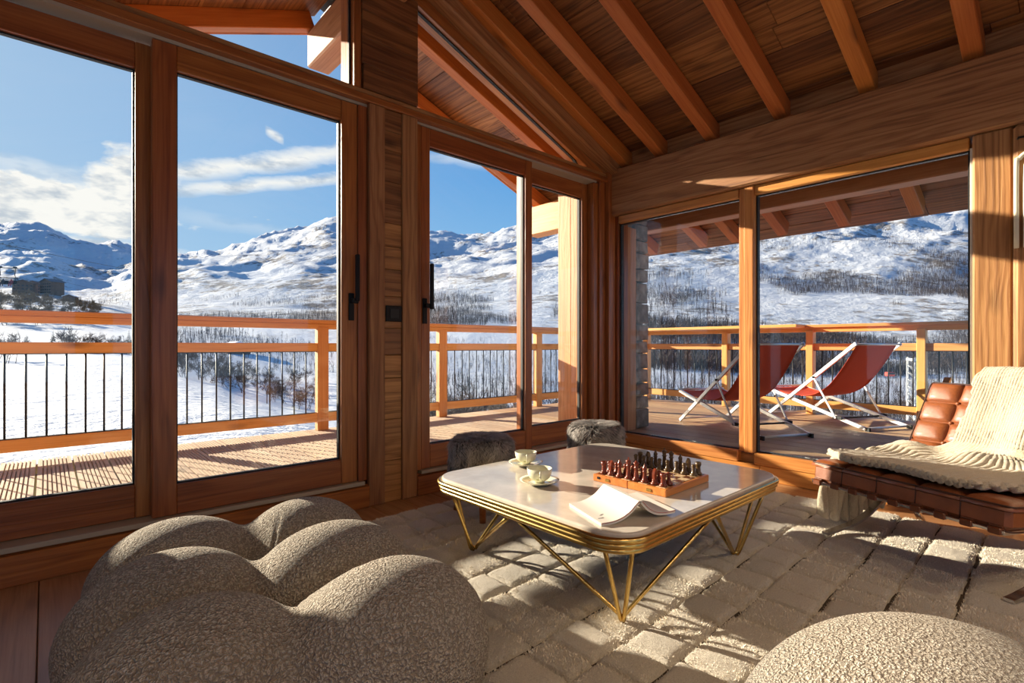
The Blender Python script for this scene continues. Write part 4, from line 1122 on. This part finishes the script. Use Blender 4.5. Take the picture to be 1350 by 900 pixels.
link('spine', box_me(2 * LB, .014, .003, M_cover, .001), M_cover, Matrix.Translation((0, 0, .0655)), book)
for k, (u, v_, l_) in enumerate(((-.072, .128, .020), (-.048, .112, .010), (-.044, .108, .012), (.06, .10, .030), (.02, .085, .05))):
    pr = leaf_prof(1, .0066); p = min(pr, key=lambda q: abs(q.y - v_))
    if k < 3: link('print_mark', box_me(.0045 if k else .006, l_, .0004, M_ink, 0), M_ink, Matrix.Translation((u, p.y, p.z)) @ Matrix.Rotation(R(-4), 4, 'X'), book)

# ------------------------------------------------------------------ chess set
CB = Matrix.Translation((1.945, 1.272, TZ)) @ Matrix.Rotation(R(1.5), 4, 'Z')
cb = thing('chess_board', 'folding chess board box of orange wood with inlaid squares on the marble table', 'chess board', M=CB)
S = .352
for hy in (-1, 1): link('box_half', box_me(S, S / 2 - .0006, .030, M_case, .003), M_case, Matrix.Translation((0, hy * S / 4, .0155)), cb)
M_light = plain('maple_square', (.62, .44, .26), .25, noise=.1, nscale=80); M_dark = plain('walnut_square', (.13, .045, .02), .25, noise=.2, nscale=80)
q_ = .0405
for a in range(8):
    for b in range(8):
        link('square', box_me(q_ - .0006, q_ - .0006, .003, (M_light, M_dark)[(a + b) % 2], 0), None, Matrix.Translation(((a - 3.5) * q_, (b - 3.5) * q_, .0305)), cb)
for sy in (-.10, .10): link('hinge', box_me(.004, .022, .012, M_brass, .001), M_brass, Matrix.Translation((-S / 2 - .001, sy, .016)), cb)
link('clasp', box_me(.004, .014, .010, M_black, .001), M_black, Matrix.Translation((-S / 2 - .001, .145, .018)), cb)
CZ = .0322
B0 = [(.0125, 0), (.0135, .003), (.0135, .006), (.010, .009), (.0085, .013)]
def piece_me(kind):
    if kind == 'pawn': pr = B0 + [(.0055, .024), (.0052, .028), (.0082, .031), (.0052, .033), (.0075, .038), (.0080, .042), (.0066, .046), (.0030, .0488)]
    elif kind == 'rook': pr = B0 + [(.0078, .026), (.0076, .034), (.0100, .038), (.0104, .042), (.0104, .052), (.0072, .052), (.0072, .047), (.002, .047)]
    elif kind == 'bishop': pr = B0 + [(.0062, .028), (.0056, .040), (.0092, .043), (.0056, .046), (.0078, .053), (.0070, .060), (.0035, .066), (.0032, .069), (.0020, .0715)]
    elif kind == 'queen': pr = B0 + [(.0070, .030), (.0058, .048), (.0098, .052), (.0060, .055), (.0074, .064), (.0104, .072), (.0082, .073), (.0050, .0755), (.0042, .079), (.0018, .081)]
    elif kind == 'king': pr = B0 + [(.0072, .030), (.0060, .050), (.0100, .054), (.0062, .057), (.0080, .068), (.0100, .075), (.0060, .078), (.0022, .079)]
    else: pr = B0 + [(.0090, .017), (.0086, .021), (.004, .022)]
    return lathe_me(kind, [(r_ * 1.22, z_) for r_, z_ in pr], 14)
def knight_head():
    prof = [(-.010, .020), (.009, .020), (.0085, .034), (.004, .040), (.012, .039), (.0155, .043), (.0145, .049), (.006, .057), (.003, .063), (-.002, .059), (-.008, .052), (-.0115, .040)]
    m = len(prof); V = [(x, -.0055, z) for x, z in prof] + [(x, .0055, z) for x, z in prof]
    return meshdata('knight_head', V, [tuple(range(m)), tuple(range(2 * m - 1, m - 1, -1))] + [(i, i + m, (i + 1) % m + m, (i + 1) % m) for i in range(m)])
PM = {}
def chess(kind, a, b, col, label, group, rz=0.0):
    M = CB @ Matrix.Translation(((a - 3.5) * q_ + rng.uniform(-.003, .003), (b - 3.5) * q_ + rng.uniform(-.003, .003), CZ)) @ Matrix.Rotation(rz, 4, 'Z')
    mat = M_redwood if col == 'red' else M_olive
    if (kind, col) not in PM:
        me_ = piece_me(kind); me_.materials.append(mat); PM[kind, col] = me_
    if kind in ('knight', 'king', 'bishop'):
        r_ = thing('chess_' + kind, label, 'chess piece', M=M, group=group); link('body', PM[kind, col], mat, Matrix(), r_)
        if kind == 'knight':
            if ('kh', col) not in PM: PM['kh', col] = knight_head(); PM['kh', col].materials.append(mat)
            link('horse_head', PM['kh', col], mat, Matrix(), r_)
        elif kind == 'king':
            link('cross_upright', box_me(.0028, .0028, .012, mat, .0004), mat, Matrix.Translation((0, 0, .084)), r_); link('cross_arm', box_me(.0028, .009, .0028, mat, .0004), mat, Matrix.Translation((0, 0, .085)), r_)
        else: link('finial', lathe_me('finial', [(.0008, .070), (.0024, .0722), (.0008, .0748)], 10), mat, Matrix(), r_)
    else: tag(link('chess_' + kind, PM[kind, col], mat, M), label, 'chess piece', group)
order = ['rook', 'knight', 'bishop', 'queen', 'king', 'bishop', 'knight', 'rook']
nb = ('nearer the open book side', 'nearer the window')
for b in range(8):
    kd = order[b]
    for col, a, rz, word in (('red', 0, 0, 'reddish'), ('olive', 7, math.pi, 'dark olive')):
        side = 'on the near row' if col == 'red' else 'on the far row'
        lab = f'{word} wooden chess {kd} {side}' + ('' if kd in ('queen', 'king') else ', ' + nb[0 if b < 4 else 1])
        chess(kd, a, b, col, lab, f'{word} chess pieces', rz)
        chess('pawn', 1 if a == 0 else 6, b, col, f'{word} wooden chess pawn, ' + ('first second third fourth fifth sixth seventh eighth'.split()[b]) + ' of its rank counting from the camera side', f'{word} chess pawns')

# ------------------------------------------------------------------ fluffy stools
def fur_me(seed, rad=.168, z0=.285, zt=.452, sh=.045, n=15000):
    """strands rooted on a drum with a rounded shoulder, combed down in tufts"""
    r = np.random.RandomState(seed); V = []; F = []; tone = []
    side, arc = zt - sh - z0, sh * 1.57
    for i in range(n):
        u = r.rand(); a = r.uniform(0, 6.283); ca, sa = math.cos(a), math.sin(a)
        if u < .40: rr, z, nr, nz = (rad - sh) * math.sqrt(r.rand()) + .004, zt, .0, 1.0
        elif u < .62:
            t = r.uniform(0, 1.57); rr, z, nr, nz = rad - sh + sh * math.sin(t), zt - sh + sh * math.cos(t), math.sin(t), math.cos(t)
        else: rr, z, nr, nz = rad, r.uniform(z0, zt - sh), 1.0, .0
        p = np.array((rr * ca, rr * sa, z)); nrm = np.array((nr * ca, nr * sa, nz)); down = np.array((nz * ca, nz * sa, -nr)); tan = np.array((-sa, ca, 0))
        c1 = vnoise2(np.array([p[0] * 26 + seed * 7]), np.array([p[1] * 26 + p[2] * 21]), 3)[0]; c2 = vnoise2(np.array([p[0] * 26 + 40]), np.array([p[1] * 26 + p[2] * 21 + seed]), 5)[0]
        L = r.uniform(.030, .062)
        d = down * (.75 + c2 * .9) + tan * (c1 * 2.6 + r.normal(0, .22)) + np.array((r.normal(0, .12), r.normal(0, .12), 0)); d = d / (np.linalg.norm(d) + 1e-6)
        m = p + nrm * L * .34 + d * L * .30; e = p + nrm * L * r.uniform(.25, .45) + d * L * .85
        s_ = np.cross(nrm, d); s_ = s_ / (np.linalg.norm(s_) + 1e-6) * .0019
        b = len(V); V += [p - s_, p + s_, m + s_ * .8, m - s_ * .8, e]; F += [(b, b + 1, b + 2, b + 3), (b + 3, b + 2, b + 4)]
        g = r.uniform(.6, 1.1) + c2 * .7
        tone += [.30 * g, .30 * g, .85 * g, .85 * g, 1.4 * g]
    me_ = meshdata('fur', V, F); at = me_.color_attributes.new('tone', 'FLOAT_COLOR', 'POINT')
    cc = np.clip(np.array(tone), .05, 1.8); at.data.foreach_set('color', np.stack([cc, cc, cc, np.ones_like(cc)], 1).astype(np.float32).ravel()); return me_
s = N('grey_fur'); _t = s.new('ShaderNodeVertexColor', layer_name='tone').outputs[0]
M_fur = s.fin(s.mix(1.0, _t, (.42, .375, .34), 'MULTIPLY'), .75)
def stool(x, y, rz, seed, label):
    t = thing('stool', label, 'stool', (x, y, 0), rz, 'fluffy stools')
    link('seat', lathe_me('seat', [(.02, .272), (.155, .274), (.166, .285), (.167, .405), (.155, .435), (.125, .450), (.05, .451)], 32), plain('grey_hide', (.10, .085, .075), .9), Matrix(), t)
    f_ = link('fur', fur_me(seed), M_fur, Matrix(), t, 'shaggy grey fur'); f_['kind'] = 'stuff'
    for k in range(3):
        a = k * 2.0944 + .3
        link('leg', tube_me('leg', [(.11 * math.cos(a), .11 * math.sin(a), .27), (.165 * math.cos(a), .165 * math.sin(a), RH - .004)], .02, 10, radii=(.024, .017)), M_leg, Matrix(), t)
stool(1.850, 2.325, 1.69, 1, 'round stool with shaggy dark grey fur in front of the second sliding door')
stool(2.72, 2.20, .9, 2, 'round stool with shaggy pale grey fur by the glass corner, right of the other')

# ------------------------------------------------------------------ leather lounge chair
dX = Vector((.934, -.357, 0)); dY = Vector((.357, .934, 0))
LM = Matrix((dX, dY, Vector((0, 0, 1)))).transposed().to_4x4(); LM.translation = (2.735 + .357 * .022, .55 + .934 * .022, 0)
ch = thing('lounge_chair', 'cognac leather lounge chair with tufted cushions and crossed steel legs', 'chair', M=LM)
HW = .405
def zs(x): return .412 - .075 * x / .7
BK0, BK1 = Vector((.685, 0, .375)), Vector((.935, 0, .785))
bt = (BK1 - BK0).normalized(); bn = Vector((-bt.z, 0, bt.x))        # bn faces the sitter
def pillow():
    n = 11; V = []
    for i in range(n):
        for j in range(n):
            u = i / (n - 1) * 2 - 1; v = j / (n - 1) * 2 - 1
            V.append((u * .5, v * .5, (max(0, 1 - abs(u) ** 3.2) * max(0, 1 - abs(v) ** 3.2)) ** .5))
    m = len(V); V += [(-.5, -.5, -.4), (-.5, .5, -.4), (.5, .5, -.4), (.5, -.5, -.4)]
    F = grid_faces(n, n)
    ed = [[i * n for i in range(n)], [(n - 1) * n + j for j in range(n)], [i * n + n - 1 for i in range(n - 1, -1, -1)], [j for j in range(n - 1, -1, -1)]]
    F += [tuple(ed[0]) + (m + 3, m), tuple(ed[1]) + (m + 2, m + 3), tuple(ed[2]) + (m + 1, m + 2), tuple(ed[3]) + (m, m + 1)]
    me_ = meshdata('pillow', V, F, True); me_.materials.append(M_leather); return me_
PIL = pillow()
seat_t = Vector((1, 0, (zs(.7) - zs(0)) / .7)).normalized(); seat_n = Vector((-seat_t.z, 0, seat_t.x))
def cushion(origin, t, n, length, nl, nw, thick, core):
    Mc = Matrix((t, Vector((0, 1, 0)), n)).transposed().to_4x4(); Mc.translation = origin
    c_ = link(core, box_me(length - .012, 2 * HW - .012, thick - .02, M_leather, .018), None, Mc @ Matrix.Translation((length / 2, 0, -thick / 2 - .006)), ch)
    cl_, cw_ = length / nl, 2 * HW / nw
    ci = W[c_].inverted() @ W[ch]
    for i in range(nl):
        for j in range(nw):
            Mm = Mc @ Matrix.Translation(((i + .5) * cl_, -HW + (j + .5) * cw_, -.018)) @ Matrix.Diagonal((cl_ * .985, cw_ * .985, .030, 1))
            link('leather_panel', PIL, None, Mm if False else ci @ Mm, c_)
    for i in range(1, nl):
        for j in range(1, nw):
            link('button', lathe_me('button', [(.009, -.004), (.009, .002), (.006, .005), (.001, .006)], 10), M_leather, ci @ Mc @ Matrix.Translation((i * cl_, -HW + j * cw_, -.012)), c_)
    z_ = -.012
    rr = [(p[0], p[1], z_) for p in rrect(0, length, -HW, HW, .02, 4)]
    link('piping', tube_me('piping', rr, .0032, 6, True), M_pipe, ci @ Mc, c_)
    rr = [(p[0], p[1], -thick + .006) for p in rrect(0, length, -HW, HW, .02, 4)]
    link('piping', tube_me('piping', rr, .0032, 6, True), M_pipe, ci @ Mc, c_)
    for j in range(1, nw): link('seam', tube_me('seam', [(.0055, -HW + j * cw_, -.016), (.0055, -HW + j * cw_, -thick + .01)], .0024, 6), M_pipe, ci @ Mc, c_)
cushion(Vector((0, 0, zs(0))), seat_t, seat_n, .70, 4, 5, .108, 'seat')
cushion(BK0 - bn * .0, bt, bn, .475, 4, 5, .095, 'backrest')
def flat(name, pts, w, t_, mat, parent, M=Matrix()):
    """flat steel bar bent along pts in the xz plane, w across y"""
    V = []; F = []; m = len(pts)
    for i, p in enumerate(pts):
        tt = (pts[min(i + 1, m - 1)] - pts[max(i - 1, 0)]).normalized(); n = Vector((-tt.z, 0, tt.x))
        for sy, sn in ((-1, -1), (1, -1), (1, 1), (-1, 1)): V.append(p + Vector((0, sy * w / 2, 0)) + n * sn * t_ / 2)
    for i in range(m - 1):
        for k in range(4): F.append((i * 4 + k, i * 4 + (k + 1) % 4, (i + 1) * 4 + (k + 1) % 4, (i + 1) * 4 + k))
    F += [(3, 2, 1, 0), tuple((m - 1) * 4 + k for k in range(4))]
    return link(name, meshdata(name, V, F), mat, M, parent)
for sy in (-1, 1):
    yy = sy * (HW - .035)
    flat('curved_leg', bez([(.05, yy, RH + .008), (.14, yy, RH + .018), (.32, yy, .085), (.50, yy, .19), (.66, yy, .315), (.83, yy, .50), (1.03, yy, .80)], 8), .034, .013, M_chrome, ch)
    flat('curved_leg', bez([(-.012, yy, .30), (.20, yy, .285), (.40, yy, .25), (.58, yy, .185), (.72, yy, .10), (.80, yy, .012)], 8), .034, .013, M_chrome, ch)
for x_, z_ in ((-.004, .305), (.42, .255), (.70, .34), (.96, .715)):
    link('crossbar', box_me(2 * HW - .03, .026, .012, M_chrome, .002), None, Matrix.Translation((x_, 0, z_)) @ Matrix.Rotation(R(90), 4, 'Z'), ch)
for k in range(9):
    yy = -HW + .045 + k * (2 * HW - .09) / 8
    link('strap', box_me(.70, .042, .006, M_strap, .001), None, Matrix.Translation((.335, yy, .286)) @ Matrix.Rotation(R(6.1) * 1.0, 4, 'Y'), ch)
    link('strap_loop', box_me(.03, .042, .026, M_strap, .004), None, Matrix.Translation((-.008, yy, .306)), ch)
    Ms = Matrix((bt, Vector((0, 1, 0)), bn)).transposed().to_4x4(); Ms.translation = BK0 + bt * .22 - bn * .103
    link('strap', box_me(.44, .042, .006, M_strap, .001), None, Ms @ Matrix.Translation((0, yy, 0)), ch)

# ------------------------------------------------------------------ knitted throw over the chair
def throw_mesh():
    path = bez([(1.055, .60), (1.035, .72), (.985, .83), (.925, .822), (.875, .745), (.80, .62), (.735, .50), (.675, .425), (.58, .405), (.42, .405), (.25, .42), (.10, .432), (.035, .428)][:], 14) if False else None
    P2 = [Vector((a, 0, b)) for a, b in ((1.06, .60), (1.04, .72), (.995, .825), (.93, .832), (.872, .75), (.80, .63), (.735, .515), (.665, .425), (.56, .398), (.42, .397), (.25, .408), (.11, .421), (.02, .416))]
    path = bez(P2, 16); m = len(path); nt = 210; V = []
    L = [0]
    for i in range(1, m): L.append(L[-1] + (path[i] - path[i - 1]).length)
    tot = L[-1]
    for i in range(m):
        s_ = L[i] / tot
        back = 1 - min(1, max(0, (s_ - .50) / .14))            # 1 on the back, 0 on the seat
        yl = .15 * back + .405 * (1 - back) + .012 * math.sin(s_ * 31)
        yr = -.44 * back + (-.44 + .17 * max(0, (s_ - .72) / .28) ** 1.3) * (1 - back)
        t0 = path[min(i + 1, m - 1)] - path[max(i - 1, 0)]; t0.normalize(); n = Vector((t0.z, 0, -t0.x))
        if n.z < 0 and back < .5: n = -n
        if back >= .5 and n.x > 0 and i > 40: n = -n
        for j in range(nt):
            t = j / (nt - 1); y_ = yl + (yr - yl) * t
            rib = math.sin(y_ * 2 * math.pi / (.012 * back + .027 * (1 - back)) + 1.5 * math.sin(s_ * 9)); amp = .0012 * back + .0075 * (1 - back)
            f1 = float(_f1[i % _f1.shape[0], j]); f2 = float(_f2[i % _f2.shape[0], j])
            bunch = math.exp(-((s_ - .60) / .07) ** 2) * .045 * (.5 + .5 * math.sin(y_ * 21 + 1.2))
            fold = .045 * back * math.exp(-((y_ + .16 - .1 * s_) / .06) ** 2) + .03 * f1 + (.010 * f2 if back < .6 else .004 * f2)
            hem = .010 * math.exp(-((1 - s_) / .03) ** 2)
            q = path[i] + n * (.008 + rib * amp + max(0, fold + .012) + bunch + hem)
            wav = .020 * math.sin(y_ * 17 + 1) * max(0, (s_ - .85) / .15) + .07 * max(0, (y_ - .16) / .24) ** 1.5 * max(0, (s_ - .8) / .2)
            q.x += wav
            V.append(Vector((q.x, y_, q.z)))
    F = grid_faces(m, nt)
    # the end that slides off the far side of the seat to the floor
    nb_, na_ = 46, 70; b0 = len(V)
    for i in range(nb_):
        s_ = i / (nb_ - 1)
        dz = s_
        for j in range(na_):
            t = j / (na_ - 1); x_ = .20 + t * .46 + .05 * s_ * (t - .5)
            y_ = .392 + .075 * min(1, s_ * 3) ** .6 + .03 * s_ + (.022 * math.sin(x_ * 34 + s_ * 3) + .009 * math.sin(x_ * 150)) * min(1, s_ * 4)
            z_ = (.425 + .012 * math.sin(x_ * 60)) * (1 - s_) + (.055 + .025 * math.sin(x_ * 13) + .006 * math.sin(x_ * 150)) * s_ - .0
            V.append(Vector((x_, y_, z_)))
    F += [tuple(b0 + k for k in f) for f in grid_faces(nb_, na_)]
    me_ = meshdata('throw', V, F, True); me_.materials.append(M_knit); return me_
_gx, _gy = np.meshgrid(np.linspace(0, 6, 260), np.linspace(0, 5, 210), indexing='ij')
_f1 = fbm(_gx, _gy * .9, 3, 4); _f2 = fbm(_gx * 2.2, _gy * 2.4, 3, 6)
th = link('knitted_throw', throw_mesh(), M_knit, LM)
tag(th, 'thick cream knitted throw draped over the back and seat of the leather chair', 'blanket')
sm = th.modifiers.new('thickness', 'SOLIDIFY'); sm.thickness = .024; sm.offset = 0

# ------------------------------------------------------------------ deck chairs
def deck_chair(bx, by, fx, fy, w, label):
    b = Vector((bx, by, 0)); f = Vector((fx, fy, 0)); d = f - b; L = d.length; d.normalize(); sd3 = Vector((d.y, -d.x, 0))
    Md = Matrix((sd3, d, Vector((0, 0, 1)))).transposed().to_4x4(); Md.translation = (bx, by, DZ)
    t = thing('deck_chair', label, 'deck chair', M=Md, group='red deck chairs'); k = L / 1.226
    def bar(name, y0, z0, y1, z1, x_, wd, th_, mat=M_silver):
        p0, p1 = Vector((x_, y0 * k, z0)), Vector((x_, y1 * k, z1)); M, l = frame_from(p0, p1); return link(name, box_me(l, th_, wd, mat, .003), None, M, t)
    for sx in (-1, 1):
        bar('back_rail', 1.226, .012, .10, .825, sx * w / 2, .036, .018)
        bar('seat_rail', -.01, .012, 1.27, .325, sx * (w / 2 - .022), .036, .018)
        bar('prop', .573, .478, .311, .085, sx * (w / 2 + .016), .022, .010)
        link('pivot', lathe_me('pivot', [(.011, -.012), (.011, .012)], 10), M_black, Matrix.Translation((sx * (w / 2 + .016), .573 * k, .478)) @ Matrix.Rotation(R(90), 4, 'Y'), t)
        link('notch_plate', box_me(.10, .012, .03, M_bar, .003), None, Matrix.Translation((sx * (w / 2 + .006), .30 * k, .095)) @ Matrix.Rotation(R(90), 4, 'Z'), t)
        link('foot_cap', box_me(.05, .022, .04, M_bar, .003), None, Matrix.Translation((sx * (w / 2 - .022), .0, .016)) @ Matrix.Rotation(R(90), 4, 'Z'), t)
    def cross(y0, z0, r_=.011, mat=M_silver, hw=w / 2): link('crossbar', tube_me('crossbar', [(-hw, y0 * k, z0), (hw, y0 * k, z0)], r_, 8), mat, Matrix(), t)
    cross(.11, .815); cross(1.255, .336); cross(.02, .022, .012); cross(.311, .085, .009, M_bar); cross(1.20, .035, .010)
    pr = bez([(0, a * k, z) for a, z in ((.108, .828), (.245, .625), (.36, .48), (.46, .382), (.60, .305), (.76, .272), (1.0, .283), (1.258, .33))], 6); V = []; n = 9
    for p in pr:
        for j in range(n):
            u = j / (n - 1) * 2 - 1; V.append((u * (w / 2 - .03), p.y, p.z - .012 * (1 - u * u)))
    V += [Vector(v) - Vector((0, 0, .004)) for v in V]; h = len(pr) * n
    F = grid_faces(len(pr), n) + [tuple(h + q for q in reversed(f_)) for f_ in grid_faces(len(pr), n)]
    for i in range(len(pr) - 1):
        for j0 in (0, n - 1): F.append((i * n + j0, (i + 1) * n + j0, h + (i + 1) * n + j0, h + i * n + j0))
    link('canvas_sling', meshdata('sling', V, F, True), M_red, Matrix(), t)
deck_chair(4.76, 1.76, 5.27, 2.80, .56, 'red canvas deck chair with silver frame nearer the glass corner, partly behind the mullion')
deck_chair(5.97, 1.29, 6.43, 2.37, .60, 'red canvas deck chair with silver frame nearer the right railing, left of the leather chair')
